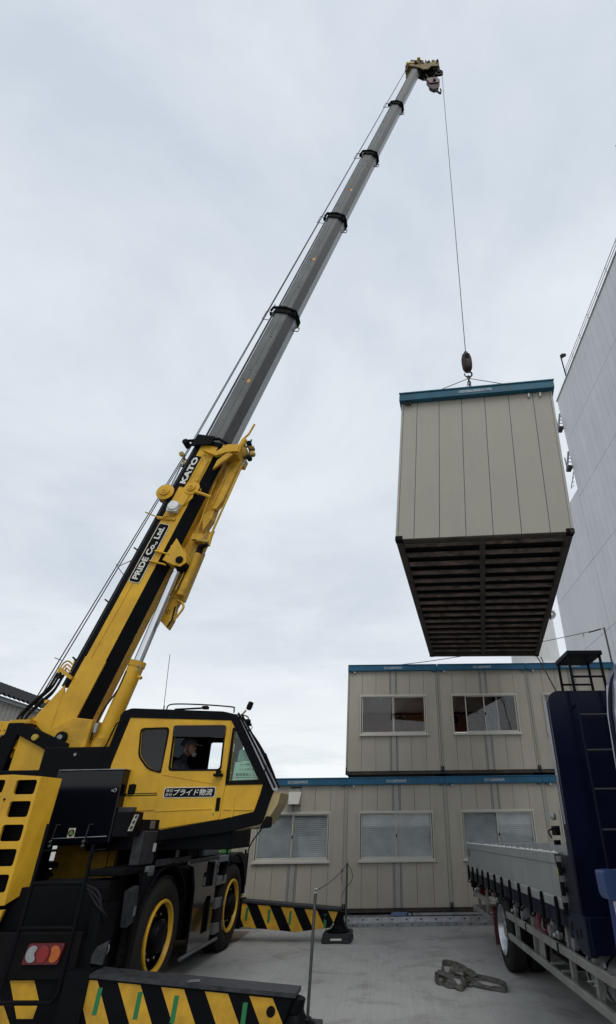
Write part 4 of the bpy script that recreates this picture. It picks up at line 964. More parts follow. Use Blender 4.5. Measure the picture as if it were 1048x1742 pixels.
rf = MB(Sf); rf.prism([(.115, 3.33), (.24, 3.375), (1.63, 3.30), (1.84, 3.25), (1.82, 3.21), (1.62, 3.26), (.25, 3.33), (.14, 3.29)][::-1], E0+.09, E1-.09, black); rf.build('cab_roof', cabo, bevel=.01)
bk = MB(Sf); bk.box(.06, .10, 1.95, 3.30, E0+.05, E1-.05, black)
bk.build('cab_back', cabo)
fl = MB(Sf); fl.box(.1, 2.1, 1.78, 1.86, E0+.04, E1-.04, blackm); fl.prism([(2.0, 1.84), (2.30, 1.86), (2.30, 2.2), (2.2, 2.2)], E0+.06, E1-.06, black); fl.build('cab_floor', cabo)
ns = MB(Sf); ns.prism(rpoly([(2.47, 2.22), (2.575, 2.22), (2.545, 2.07), (2.40, 1.84), (2.13, 1.79), (1.84, 1.745), (1.84, 1.765), (2.355, 1.85)], .015), E0+.02, E1-.35, mat('cab_nose_cream', (0.40, 0.30, 0.13), 0.4, coat=0.3, var=0.2, vscale=5)); ns.build('cab_nose', cabo, bevel=.015)
ws = MB(Sf); ws.raw([(1.86, 3.245, E0+.06), (2.545, 2.245, E0+.06), (2.36, 2.245, E1-.07), (1.68, 3.245, E1-.07)], [(0, 1, 2, 3)], darkglass); ws.build('windscreen', cabo)
wt = MB(Sf); wt.prism([(1.855, 3.245), (1.885, 3.255), (2.50, 2.34), (2.53, 2.235), (2.47, 2.24)], E0-.008, E0+.02, mat('windscreen_sky_reflection', (0.50, 0.51, 0.56), 0.3, coat=0.3)); wt.build('windscreen_sky_strip', cabo, bevel=.003)  # pale strip paints the sky reflected in the windscreen glass
wp = MB(Sf)
for off, k in ((0, 0), (.05, .0)):
    wp.tube([(1.86+off, 3.27-off*.4, E0-.02), (2.2+off, 2.76, E0-.05), (2.50+off*1.2, 2.27, E0-.03)], .014 if k == 0 else .01, blackm, 6)
wp.tube(spline([(2.05, 3.04, E0-.06), (2.22, 2.85, E0-.10), (2.38, 2.62, E0-.10), (2.50, 2.38, E0-.05)], 4), .011, blackm, 6)
wp.tube(spline([(2.02, 3.06, E0-.05), (2.06, 3.10, E0-.05), (2.10, 3.05, E0-.05), (2.04, 3.0, E0-.05)], 4), .006, blackm, 5)
wp.tube(spline([(2.36, 2.55, E0-.06), (2.34, 2.42, E0-.06), (2.38, 2.32, E0-.05), (2.40, 2.27, E0-.04)], 4), .010, blackm, 6)
wp.tube([(2.33, 2.70, E0-.08), (2.48, 2.42, E0-.08)], .018, blackm, 6)
wp.build('wiper', cabo, smooth=50)
# door
dr = MB(Sf); dpoly = rpoly([(.88, 1.905), (.872, 2.49), (.885, 3.195), (1.765, 3.155), (1.80, 2.3), (1.775, 1.90), (1.01, 1.80)], .02)
dr.prism(dpoly, E0-.014, E0-.001, yellow, holes=[rpoly([(.975, 2.515), (1.71, 2.505), (1.695, 3.095), (.945, 3.105)], .05)[::-1]])
door = dr.build('door', cabo, bevel=.004)
gs = MB(Sf); gs.prism(rpoly([(.965, 2.505), (1.72, 2.495), (1.705, 3.105), (.935, 3.115)], .05), E0-.018, E0-.010, blackm, holes=[rpoly([(.99, 2.53), (1.695, 2.52), (1.68, 3.08), (.96, 3.09)], .045)[::-1]]); gs.build('door_window_seal', door)
gs = MB(Sf); gs.prism(rpoly([(.95, 2.955), (1.715, 2.93), (1.705, 3.10), (.94, 3.11)], .03), E0-.045, E0-.016, blackgloss); gs.build('sun_visor', door, bevel=.006)
hd = MB(Sf); hd.box(1.71, 1.765, 2.0, 2.16, E0-.026, E0-.013, blackm); hd.lathe([(0, 0), (.012, 0), (.012, .008), (0, .008)], (1.69, 1.965, E0-.015), near, steel, 10); hd.build('door_handle', door, bevel=.006)
rg = MB(Sf); rg.prism([(.90, 2.455), (1.72, 2.315), (1.75, 2.315), (1.75, 2.323), (1.72, 2.325), (.90, 2.467)], E0-.020, E0-.013, yellow); rg.prism([(.89, 2.00), (1.66, 2.02), (1.66, 2.035), (.89, 2.015)], E0-.022, E0-.013, yellow); rg.build('door_crease', door, bevel=.003)
npl = MB(Sf); npl.prism(rrect(.965, 1.68, 2.165, 2.295, .03), E0-.019, E0-.0145, letter); npl.prism(rrect(.973, 1.672, 2.173, 2.287, .027), E0-.021, E0-.0185, blackm)
text(npl, '株式', letter, tuple(Sf(.995, 2.237, E0-.0215)), sfx, UZ, .038, .095, thick=.001, shear=.15)
text(npl, '会社', letter, tuple(Sf(.990, 2.188, E0-.0215)), sfx, UZ, .038, .095, thick=.001, shear=.15)
text(npl, 'プライド物流', letter, tuple(Sf(1.10, 2.190, E0-.0215)), sfx, UZ, .083, .545, thick=.001, bold=.012, shear=.22)
npl.build('door_sign', door)
qp = MB(Sf); qp.prism([(.30, 2.195), (.86, 2.20), (.86, 2.235), (.30, 2.225)], E0-.004, E0+.0, blackm); qp.prism([(.44, 2.205), (.86, 2.212), (.86, 2.222), (.44, 2.215)], E0-.008, E0-.003, yellow); qp.prism([(.45, 2.01), (.86, 2.02), (.86, 2.035), (.45, 2.025)], E0-.010, E0-.0, yellow)
qp.box(1.93, 1.955, 1.92, 2.17, E0-.012, E0+.0, yellow); qp.prism([(1.82, 2.01), (2.24, 2.0), (2.245, 2.015), (1.82, 2.025)], E0-.010, E0-.0, yellow); qp.build('side_moulding', cabo, bevel=.003)
# glazing
for (poly, nm, gm_) in ((rearwin, 'rear_side_window', darkglass), (frontwin, 'front_side_window', cabglass)):
    for e_ in (E0+.012, E1-.018):
        if nm == 'rear_side_window' and e_ > E0+.1: gg = darkglass
        gw = MB(Sf); gw.prism(poly, e_, e_+.006, gm_); gw.build(nm, cabo)
gw = MB(Sf); gw.prism(rpoly([(1.50, 2.53), (1.70, 2.52), (1.69, 2.97), (1.50, 2.98)], .02), E1-.020, E1-.014, cabglass); gw.build('far_side_window', cabo)
fw = MB(Sf); fw.prism(rpoly([(1.80, 3.07), (1.88, 3.065), (2.34, 2.315), (1.795, 2.315)], .02), E0-.010, E0-.001, blackm, holes=[frontwin])
fw.build('window_seal', cabo, bevel=.003); fw = MB(Sf); fw.prism(rpoly([(.435, 3.09), (.87, 3.095), (.88, 2.47), (.66, 2.53), (.485, 2.71)], .06), E0-.010, E0-.001, blackm, holes=[rearwin]); fw.build('window_seal', cabo, bevel=.003)
vs_ = MB(Sf); vs_.prism([(1.835, 3.03), (1.86, 3.02), (1.92, 2.925), (1.84, 2.93)], E0+.03, E0+.04, darkgrey); vs_.build('side_sun_shade', cabo)
# roof rail, lamp, mirrors, antenna
m = MB(Sf); m.tube(spline([(.74, 3.36, E0+.06), (.76, 3.42, E0+.06), (.9, 3.435, E0+.06), (1.3, 3.415, E0+.06), (1.72, 3.375, E0+.06), (1.76, 3.35, E0+.06), (1.765, 3.29, E0+.06)], 4), .010, black, 8)
m.tube(spline([(.74, 3.36, E1-.1), (.76, 3.42, E1-.1), (1.3, 3.41, E1-.1), (1.72, 3.375, E1-.1), (1.765, 3.29, E1-.1)], 4), .010, black, 8); m.build('roof_rail', cabo, smooth=60)
m = MB(Sf); m.tube([(.80, 3.385, E0+.2), (1.30, 3.38, E0+.12)], .014, blackm, 8); m.box(1.27, 1.35, 3.36, 3.40, E0+.06, E0+.14, blackm); m.build('roof_wiper', cabo)
m = MB(Sf); m.lathe([(0, 0), (.035, .01), (.042, .05), (.038, .12), (0, .13)], (1.96, 3.33, E0+.1), (.3, 0, 1), blackm, 14); m.tube([(1.86, 3.24, E0+.1), (1.93, 3.33, E0+.1)], .014, brass, 6)
m.build('work_lamp', cabo, smooth=40)
m = MB(Sf); m.lathe([(0, 0), (.04, .01), (.03, .06), (0, .07)], (1.99, 3.14, E0-.02), (1, 0, .2), blackm, 12); m.tube([(1.87, 3.21, E0), (1.99, 3.16, E0-.02)], .018, blackm, 6); m.build('camera_pod', cabo, smooth=40)
m = MB(Sf); m.tube([(.60, 3.37, -1.25), (.50, 4.28, -1.2)], .0045, darkgrey, 5); m.lathe([(.012, 0), (.008, .1), (0, .1)], (.60, 3.36, -1.25), UZ, blackm, 8); m.build('antenna', cabo)
m = MB(Sf); m.prism(rrect(1.60, 1.78, 2.50, 2.78, .04), E0+.25, E0+.30, blackm); m.tube([(1.70, 2.50, E0-.06), (1.70, 2.44, E0-.06)], .035, blackm, 10); m.box(1.645, 1.755, 2.42, 2.455, E0-.10, E0-.0, blackm); m.build('monitor', cabo, bevel=.01)
m = MB(Sf); m.prism(rpoly([(2.36, 1.78), (2.50, 1.80), (2.50, 1.92), (2.44, 1.93)], .02), E0-.12, E0-.02, blackm); m.tube(spline([(2.42, 1.84, E0-.02), (2.38, 1.79, E0-.04), (2.24, 1.58, E0-.05), (2.235, 1.36, E0-.05)], 4), .009, blackm, 6); m.build('lower_mirror', cabo, bevel=.006)
m = MB(Cf); m.tube([(1.0, 2.35, 1.42), (1.0, 2.35, 1.28)], .022, blackm, 8); m.prism(rpoly([(2.22, .82), (2.45, .78), (2.55, 1.0), (2.50, 1.22), (2.30, 1.26)], .05), .86, 1.0, blackm, order='dab'); m.tube([(1.0, 2.3, .80), (1.02, 2.32, .66)], .03, brass, 8); m.build('front_mirror', crane, bevel=.01)
m = MB(Sf); m.tube([(.20, 3.2, E0-.05), (.10, 3.15, E0-.07), (-.02, 2.72, E0-.07), (.05, 2.68, E0-.04)], .011, black, 8); m.build('grab_handle', cabo, smooth=60)
m = MB(Sf); m.prism(rpoly([(1.875, 2.375), (2.235, 2.385), (2.20, 2.62), (1.885, 2.61)], .005), E0+.035, E0+.040, mat('sign_paper', (0.50, 0.58, 0.52), 0.7))
text(m, '作業中', inklet, tuple(Sf(1.95, 2.563, E0+.0335)), sfx, UZ, .022, .22, thick=.0005)
text(m, 'バック予使用', inklet, tuple(Sf(1.955, 2.49, E0+.0335)), sfx, UZ, .038, .21, thick=.0005, bold=.01)
text(m, '無線確認よし！', inklet, tuple(Sf(1.915, 2.425, E0+.0335)), sfx, UZ, .044, .29, thick=.0005, bold=.01)
m.box(1.90, 2.21, 2.405, 2.412, E0+.033, E0+.035, inklet); m.build('window_notice', cabo)
m = MB(Sf); m.prism(rpoly([(1.90, 2.62), (2.16, 2.63), (2.13, 2.78), (1.92, 2.775)], .01), E0+.06, E0+.10, mat('grey_screen', (0.30, 0.36, 0.34), 0.6)); m.tube([(2.08, 2.77, E0+.08), (2.09, 2.81, E0+.08)], .02, blackm, 8); m.build('load_display', cabo)
# seat and levers
m = MB(Sf); m.prism(rpoly([(.70, 2.1), (.86, 2.12), (.80, 2.75), (.66, 2.78)], .04), -1.33, -.85, blackm); m.prism(rpoly([(.72, 2.05), (1.35, 2.10), (1.35, 2.20), (.72, 2.18)], .03), -1.33, -.85, blackm); m.box(.8, 1.2, 1.86, 2.07, -1.25, -.93, blackm); m.prism(rpoly([(.66, 2.80), (.76, 2.80), (.74, 3.0), (.66, 3.0)], .03), -1.2, -.98, blackm)
m.build('seat', cabo, bevel=.02)
for e_ in (-1.25, -1.15): m = MB(Sf); m.tube([(1.40, 1.86, e_), (1.46, 2.45, e_)], .012, blackm, 6); m.build('control_lever', cabo)
m = MB(Sf); m.box(1.9, 2.15, 1.86, 2.35, -1.35, -.8, blackm); m.build('dashboard', cabo)
m = MB(Sf); m.tube([(.25, 2.55, E0+.4), (.30, 2.9, E0+.4)], .05, interior, 8); m.tube([(.70-.07, 2.55, E0+.04), (.70-.07, 2.60, E0+.04)], .02, lampwhite, 8); m.prism([(.50, 2.62), (.60, 2.62), (.66, 3.02), (.55, 3.02)], E0+.12, E0+.14, interior); m.build('rear_curtain', cabo)

# ---- boom
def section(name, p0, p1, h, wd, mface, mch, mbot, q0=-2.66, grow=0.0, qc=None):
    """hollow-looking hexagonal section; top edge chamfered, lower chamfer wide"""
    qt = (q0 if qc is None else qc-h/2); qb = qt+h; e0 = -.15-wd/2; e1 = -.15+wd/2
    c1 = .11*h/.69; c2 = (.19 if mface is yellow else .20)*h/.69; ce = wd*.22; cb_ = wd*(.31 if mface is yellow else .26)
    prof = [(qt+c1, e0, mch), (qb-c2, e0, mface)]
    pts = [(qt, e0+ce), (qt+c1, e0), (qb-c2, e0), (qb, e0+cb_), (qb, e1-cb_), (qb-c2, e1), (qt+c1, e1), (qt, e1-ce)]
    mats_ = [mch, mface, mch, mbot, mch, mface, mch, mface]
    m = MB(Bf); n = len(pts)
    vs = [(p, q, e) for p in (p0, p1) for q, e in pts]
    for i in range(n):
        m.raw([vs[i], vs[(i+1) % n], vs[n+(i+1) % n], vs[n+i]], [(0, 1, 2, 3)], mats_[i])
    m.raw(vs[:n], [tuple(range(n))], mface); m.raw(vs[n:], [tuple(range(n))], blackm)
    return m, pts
def welded(m): return m
greystrip = mat('boom_light_edge', (0.36, 0.37, 0.38), 0.4, var=0.1)
boom, _ = section('boom', 2.86, 9.05, .69, .54, yellow, black, yellow2)
# foot: widening side plates
for e0 in (-.445, .12):
    boom.prism([(3.30, -2.55), (3.45, -2.64), (2.90, -2.83), (2.78, -2.84), (2.58, -2.38), (2.62, -2.2), (2.80, -2.135), (4.0, -2.135), (4.0, -2.55)], e0, e0+.025, yellow)
boom.box(3.42, 8.95, -2.668, -2.556, -.4245, -.4195, black); boom.box(3.42, 8.95, -2.70, -2.668, -.4245, -.30, black)
boom_o = boom.build('boom_base_section', crane, smooth=12)
m = MB(Bf); m.prism([(2.52, -1.98), (2.60, -1.70), (3.05, -1.80), (3.0, -2.15), (2.72, -2.42), (2.60, -2.38)], -.50, .18, yellow2); m.build('boom_foot', boom_o, bevel=.01)
m = MB(Bf); m.lathe([(.10, 0), (.10, .04), (.05, .05), (0, .05)], (2.66, -2.16, -.50), near, black, 20); m.lathe([(.045, .05), (.045, .07), (0, .07)], (2.66, -2.16, -.50), near, steel, 14); m.build('foot_pin', boom_o, smooth=40)
m = MB(Bf)   # weld seams on the side plate
m.tube([(3.2, -2.46, -.425), (8.8, -2.36, -.423)], .006, yellow2, 5); m.tube([(3.38, -2.60, -.446), (2.75, -2.46, -.446)], .006, yellow2, 5); m.build('weld_seam', boom_o)
# black hose guard along the upper edge
m = MB(Bf)
for q, e in ((-2.665, -.41), (-2.69, -.37)): m.tube([(3.45, q, e), (8.9, q, e)], .020, darkgrey, 8)
for k in range(5): m.tube([(3.9+k*1.15, -2.70, -.43), (3.93+k*1.15, -2.78, -.43)], .016, blackm, 6)
m.build('hose_guide', boom_o, smooth=60)
# name plates
m = MB(Bf)
def bplate(p0, p1, q0, q1, r_):
    ii = [(p0+.0, q0+.035), (p0+.035, q0), (p1-.035, q0), (p1, q0+.035), (p1, q1-.035), (p1-.035, q1), (p0+.035, q1), (p0, q1-.035)]
    m.prism(ii, -.432, -.424, letter); s_ = .012
    jj = [(p0+s_, q0+.04), (p0+.04, q0+s_), (p1-.04, q0+s_), (p1-s_, q0+.04), (p1-s_, q1-.04), (p1-.04, q1-s_), (p0+.04, q1-s_), (p0+s_, q1-.04)]
    m.prism(jj, -.434, -.431, blackm)
bplate(5.53, 6.88, -2.535, -2.295, .03)
text(m, 'PRIDE Co., Ltd.', letter, tuple(Bf(5.60, -2.345, -.4345)), bdir, bup, .145, 1.20, thick=.001, bold=.035)
m.build('company_plate', boom_o)
m = MB(Bf); m.box(7.82, 8.66, -2.60, -2.415, -.430, -.423, blackm)
text(m, 'KATO', letter, tuple(Bf(7.90, -2.445, -.4305)), bdir, bup, .135, .72, thick=.001, bold=.05); m.build('maker_plate', boom_o)
# reels, lamp and brackets
def reel(p, q, r_, name):
    m = MB(Bf); m.lathe([(r_, 0), (r_*1.02, .008), (r_, .016), (r_*.95, .012), (r_*.90, .018), (r_*.55, .022), (r_*.53, .05), (r_*.48, .058), (r_*.30, .058), (r_*.28, .07), (0, .072)], (p, q, -.45), near, yellow, 36); m.lathe([(r_, -.10), (r_, -.08), (r_*.6, -.08), (r_*.6, 0)], (p, q, -.45), near, yellow2, 30)
    o_ = m.build(name, boom_o, smooth=30)
    m = MB(Bf); m.lathe([(0, 0), (.012, 0), (.012, .01), (0, .01)], (p, q, -.522), near, blackm, 8); m.build('reel_bolt', o_); return o_
reel(7.60, -2.76, .19, 'hose_reel'); reel(7.82, -2.235, .165, 'cord_reel')
m = MB(Bf); m.prism([(7.3, -2.50), (7.75, -2.42), (7.95, -2.40), (7.95, -2.2), (7.6, -2.12), (7.4, -2.2)], -.45, -.426, yellow); m.prism([(6.95, -2.62), (7.0, -2.25), (7.06, -2.25), (7.01, -2.66)], -.45, -.426, yellow); m.tube([(7.05, -2.95, -.44), (6.98, -2.6, -.45), (7.02, -2.3, -.45)], .014, yellow2, 6)
m.tube(spline([(7.65, -2.20, -.47), (7.40, -2.22, -.47), (7.15, -2.30, -.47), (7.0, -2.50, -.47)], 4), .012, yellow2, 6); m.tube([(7.72, -2.10, -.5), (7.70, -1.90, -.5), (7.66, -1.70, -.5)], .035, yellow, 8)
m.build('reel_bracket', boom_o, bevel=.003)
m = MB(Bf); m.prism(rpoly([(7.13, -2.47), (7.16, -2.25), (7.38, -2.28), (7.40, -2.46), (7.28, -2.50)], .03), -.54, -.44, lampwhite); m.lathe([(.10, 0), (.10, .02), (.075, .03), (.07, .025), (0, .03)], (7.27, -2.37, -.541), near, white, 24); m.build('work_light', boom_o, bevel=.01)
m = MB(Bf); m.prism([(7.95, -2.36), (8.0, -2.2), (8.55, -2.22), (8.72, -2.38), (8.70, -2.40), (8.5, -2.28), (8.02, -2.27)], -.44, -.424, yellow); m.tube([(8.02, -2.26, -.44), (8.03, -2.18, -.44), (8.6, -2.2, -.44)], .010, yellow2, 6); m.build('pipe_cover', boom_o)
# collar at the top of the base section
m = MB(Bf)
def ringpts(h, wd, grow, q0=None):
    qt = (-2.315-h/2)-grow; qb = -2.315+h/2+grow; e0 = -.15-wd/2-grow; e1 = -.15+wd/2+grow; c1 = .11*h/.69+grow*.3; c2 = .19*h/.69+grow*.3; ce = wd*.22; cb_ = wd*.31
    return [(qt, e0+ce), (qt+c1, e0), (qb-c2, e0), (qb, e0+cb_), (qb, e1-cb_), (qb-c2, e1), (qt+c1, e1), (qt, e1-ce)]
def collar(name, p, h, wd, th, mt, parent, grow=.035):
    m = MB(Bf); m.prism(ringpts(h, wd, grow), p-th/2, p+th/2, mt, order='dab')
    return m
m.prism(ringpts(.69, .54, .03), 9.0, 9.10, black, order='dab'); m.prism([(8.85, -2.75), (9.2, -2.72), (9.22, -2.3), (9.0, -2.3)], -.50, -.46, blackm)
m.tube([(9.02, -2.92, -.42), (9.10, -2.5, -.47), (9.18, -2.2, -.48), (9.12, -1.95, -.42)], .035, blackm, 8); m.lathe([(.07, -.1), (.07, .1), (0, .1)], (8.95, -2.92, -.4), near, blackm, 14)
m.build('boom_collar', boom_o, bevel=.01)
m = MB(Bf); m.prism([(8.78, -2.42), (8.80, -2.10), (9.05, -1.92), (9.10, -1.68), (8.92, -1.62), (8.84, -1.86), (8.70, -2.05)], -.52, -.44, yellow); m.box(8.86, 9.06, -2.05, -1.62, -.46, .1, yellow2); m.prism([(8.35, -1.98), (8.82, -1.70), (8.88, -1.82), (8.60, -1.98)], -.50, -.44, yellow2)
m.tube([(9.05, -1.70, -.4), (9.35, -1.66, -.4)], .06, yellow, 10); m.tube([(9.3, -1.70, -.42), (9.5, -1.62, -.42), (9.8, -1.6, -.42)], .025, yellow2, 8); m.build('jib_bracket', boom_o, bevel=.008)
m = MB(Bf); m.lathe([(.055, -.03), (.055, .03), (0, .03)], (8.72, -2.98, -.3), near, brass, 12); m.tube([(8.72, -2.92, -.3), (8.45, -2.80, -.3)], .03, brass, 6); m.tube([(8.40, -2.86, -.3), (8.42, -2.72, -.3)], .02, blackm, 6)
m.tube([(8.45, -2.84, -.32), (7.75, -2.80, -.32)], .016, steel, 6); m.build('rope_roller', boom_o, smooth=40)
# telescoped sections
SEC = [(9.0, 13.76, .62, .47), (13.76, 18.33, .545, .42), (18.33, 22.25, .475, .37), (22.25, 26.05, .405, .32), (26.05, 29.78, .34, .27)]
for i, (p0, p1, h, wd) in enumerate(SEC):
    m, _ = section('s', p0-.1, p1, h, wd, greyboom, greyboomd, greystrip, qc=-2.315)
    qt_ = -2.315-h/2; e_ = -.15-wd/2
    m.box(p0+.05, p1-.12, qt_+.012, qt_+.012+.085*h, e_-.003, e_+.001, greyboomd)
    m.box(p0+.05, p1-.12, -2.315-.06*h, -2.315-.06*h+.008, e_-.0015, e_+.001, greyboomd); m.box(p0+.4, p1-.12, -2.315+.16*h, -2.315+.16*h+.006, e_-.0015, e_+.001, greyboomd)
    sob = m.build('boom_section', crane)
    rn = random.Random(i)
    d = MB(Bf); e_ = -.15-wd/2-.002
    for k in range(3 if i < 4 else 1):
        p = p0+(p1-p0)*rn.uniform(.12, .9); q = -2.315+rn.uniform(-.3, .1)*h
        d.lathe([(.016, 0), (.016, .004), (0, .004)], (p, q, e_), near, blackm, 8)
    d.build('bolt_hole', sob)
    if i in (0, 1, 2):
        d = MB(Bf); p = p0+(p1-p0)*(.43, .5, .38)[i]; d.prism([(p, -2.315), (p+.10, -2.33), (p+.12, -2.27), (p+.02, -2.25)], e_-.0, e_+.001, stickero); d.build('orange_mark', sob)
    if i < 4:
        c = MB(Bf); th = .13-.012*i
        c.prism(ringpts(h, wd, .040), p1-th, p1+.02, blackm, order='dab')
        qt = -2.315-h/2
        c.tube([(p1-.02, qt-.10, e_+.05), (p1+.02, qt-.02, e_-.03), (p1+.06, -2.315, e_-.045), (p1+.0, -2.315+h/2, e_-.02), (p1-.05, -2.315+h/2+.05, e_+.1), (p1-.05, -2.315+h/2+.05, -.1)], .035, blackm, 8)
        c.tube([(p1-.05, qt-.14, -.25), (p1-.02, qt-.02, -.25)], .05, blackm, 8)
        for k_ in (-.12, .05): c.tube([(p1+.02, qt+.12+k_, e_), (p1+.20, qt+.06+k_, e_+.02)], .014, blackm, 6)
        c.build('section_collar', sob, smooth=40)
        gd = MB(Bf); a_ = qt-.02
        gd.tube([(p1-.05, a_, -.3), (p1+.0, a_-.22, -.3), (p1-.34, a_-.22, -.3), (p1-.34, a_-.02, -.3)], .010, poleM, 6)
        gd.build('rope_guide', sob); gd = MB(Bf)
        b_ = -2.315+h/2+.04
        gd.tube([(p1-.32, b_-.02, -.15), (p1-.32, b_+.12, -.15), (p1-.46, b_+.12, -.15), (p1-.46, b_-.02, -.15), (p1-.32, b_-.02, -.15)], .014, poleM, 6)
        gd.build('rope_guide', sob)
gd = MB(Bf); gd.tube([(6.1, -2.68, -.3), (5.85, -2.95, -.3), (5.85, -3.05, -.3), (5.72, -2.86, -.3), (5.62, -2.68, -.3)], .008, poleM, 6); gd.build('rope_guide', boom_o)
# hoist ropes along the boom
m = MB(Bf)
m.tube([(2.9, -2.97, -.42), (8.9, -2.79, -.40), (29.8, -2.66, -.30)], .010, cable, 6); m.tube([(2.9, -3.10, -.34), (8.9, -2.87, -.34), (29.8, -2.71, -.24)], .010, cable, 6)
m.build('hoist_rope', crane, smooth=60)
Hd = lambda u, z, e: Sf(u+.10, z+.55, e)
# boom head
m = MB(Bf)
m.prism([(29.68, -2.66), (29.92, -2.70), (29.92, -2.14), (29.68, -2.12)], -.32, .02, hookdk)
hp = [(5.0, 28.45), (5.02, 28.66), (5.3, 28.72), (5.5, 28.60), (5.9, 28.66), (6.15, 28.62), (6.22, 28.42), (6.15, 28.22), (5.9, 28.25), (5.75, 27.98), (5.55, 28.0), (5.40, 28.2)]
for e0 in (-.34, .0): m.prism([(u, z) for u, z in hp], e0, e0+.04, headm, tf=Hd)
m.box(5.1, 6.0, 28.40, 28.60, -.30, .0, hookdk, tf=Hd); m.build('boom_head', crane, bevel=.01)
rn = random.Random(5)
m = MB(Hd); m.box(4.86, 6.24, 28.50, 28.62, -.30, -.02, headm); m.box(4.90, 5.4, 28.6, 28.74, -.36, .04, brass)
for k in range(62):
    u = 4.88+rn.random()*1.34; z = 28.66+rn.uniform(-.16, .20)-.04*abs(u-5.2); e = rn.uniform(-.44, .1)
    if rn.random() < .5: m.lathe([(0, -.04), (.04+rn.random()*.05, -.04), (.04+rn.random()*.05, .04), (0, .04)], (u, z, e), near, rn.choice([headm, brass, blackm]), 10)
    else: m.box(u, u+rn.uniform(.05, .18), z-.07, z+rn.uniform(-.02, .05), e, e+.06, rn.choice([headm, brass, blackm]))
for (u, z0, z1) in ((5.72, 28.9, 29.22), (6.17, 28.6, 29.15), (4.95, 28.7, 28.95), (5.42, 27.75, 28.2)): m.tube([(u, z0, -.2), (u, z1, -.2)], .03, blackm, 6)
m.build('head_fittings', crane, bevel=.004, seg=1)
m = MB(Hd)
for (u, z, r_) in ((5.85, 28.20, .19), (6.17, 28.10, .20), (5.55, 28.1, .16)):
    m.lathe([(.05, -.03), (r_*.8, -.02), (r_, -.04), (r_, .04), (r_*.8, .02), (.05, .03)], (u, z, -.15), near, blackm, 24)
m.lathe([(.17, -.03), (.13, 0), (.17, .03), (.06, .03), (.06, -.03), (.17, -.03)], (6.20, 27.86, -.2), near, blackm, 24)
m.box(6.15, 6.25, 27.9, 28.4, -.26, -.22, blackm); m.build('head_sheave', crane, smooth=30)
m = MB(Hd); m.tube([(5.56, 28.0, -.1), (5.70, 27.45, -.1)], .012, cable, 6); m.tube([(5.66, 28.0, -.2), (5.78, 27.45, -.2)], .012, cable, 6); m.tube([(6.0, 28.0, -.15), (6.0, 27.45, -.15)], .012, cable, 6); m.tube([(6.05, 28.0, -.05), (6.05, 27.45, -.05)], .012, cable, 6); m.build('block_rope', crane, smooth=50)
m = MB(Hd); m.prism(rpoly([(5.66, 27.40), (5.84, 27.46), (6.10, 27.46), (6.20, 27.22), (6.14, 27.0), (5.80, 26.98)], .05), -.24, -.04, hookred)
blk = m.build('hook_block', crane, bevel=.02)
m = MB(Hd); m.prism(rpoly([(5.72, 27.34), (5.80, 26.98), (6.15, 27.0), (6.10, 26.62), (5.92, 26.50), (5.76, 26.72)], .04), -.20, -.08, hookdk); m.lathe([(.06, -.16), (.06, .16), (0, .16)], (5.98, 27.16, -.14), near, hookdk, 12); m.build('block_cheek', blk, bevel=.01)
m = MB(Hd); m.tube(spline([(5.85, 26.85, -.14), (5.95, 26.6, -.14), (6.08, 26.40, -.14), (6.16, 26.26, -.14), (6.20, 26.5, -.14), (6.18, 26.66, -.14)], 4), .05, hookdk, 8, r2=.025); m.build('main_hook', blk, smooth=50)
top = Hd(6.20, 27.90, -.2)
m = MB(); m.tube([tuple(top+Vector((.12, 0, .0))), (HX, HY, 12.25)], .0105, cable, 6); m.build('load_rope', crane, smooth=60)

# ---- derricking cylinder
def dep(u, z, e, e0=-.42): k = (9.27+e)/(9.27+e0); return (3.9-(3.9-u)*k, 1.8+(z-1.8)*k)
ce_ = -.28
a0 = dep(-.75, 3.02, ce_); a1 = dep(-.46, 4.36, ce_); a2 = dep(-.07, 6.30, ce_)
m = MB(Sf); m.tube([(a0[0], a0[1], ce_), (a1[0]-.0, a1[1], ce_)], .135, yellow, 20); m.lathe([(.145, -.05), (.145, .05)], (a1[0], a1[1], ce_), Sf(a2[0], a2[1], 0)-Sf(a1[0], a1[1], 0), yellow2, 20)
m.tube([(a1[0]+.12, a1[1]-.25, ce_-.1), (a1[0]+.19, a1[1]-.28, ce_-.1)], .03, yellow2, 8)
m.tube(spline([(a1[0]-.10, a1[1]-.15, ce_-.12), (a1[0]-.16, a1[1]-.45, ce_-.12), (a0[0]-.05, a0[1]+.5, ce_-.14), (a0[0]-.15, a0[1]+.0, ce_-.14)], 4), .014, hosem, 6)
cyl = m.build('lift_cylinder', crane, smooth=40)
m = MB(Sf); m.tube([(a1[0], a1[1], ce_), (a2[0], a2[1], ce_)], .082, chrome, 24); m.build('cylinder_rod', cyl, smooth=50)
m = MB(Sf); m.tube([(a1[0]-.11, a1[1]+.02, ce_+.05), (a2[0]-.12, a2[1]-.1, ce_+.05)], .010, steel, 6); m.tube([(a1[0]+.12+.03*cos(k), a1[1]-.1+.06*sin(k), ce_-.13) for k in [j*pi/6 for j in range(13)]], .006, steel, 5); m.build('cylinder_fittings', cyl)
m = MB(Sf); br = [(-.40, 6.42), (-.21, 6.90), (-.02, 6.62), (.06, 6.50), (.08, 6.34), (-.02, 6.26), (-.16, 6.30)]
for e0 in (-.47, -.16): m.prism(br, e0, e0+.03, yellow)
m.box(-.30, -.24, 6.35, 6.75, -.46, -.15, yellow); m.prism([(-.60, 6.62), (-.26, 6.52), (-.26, 6.55), (-.60, 6.65)], -.48, -.42, yellow); m.prism([(-.66, 6.40), (-.32, 6.30), (-.32, 6.33), (-.66, 6.43)], -.48, -.42, yellow)
m.build('cylinder_bracket', boom_o, bevel=.006)
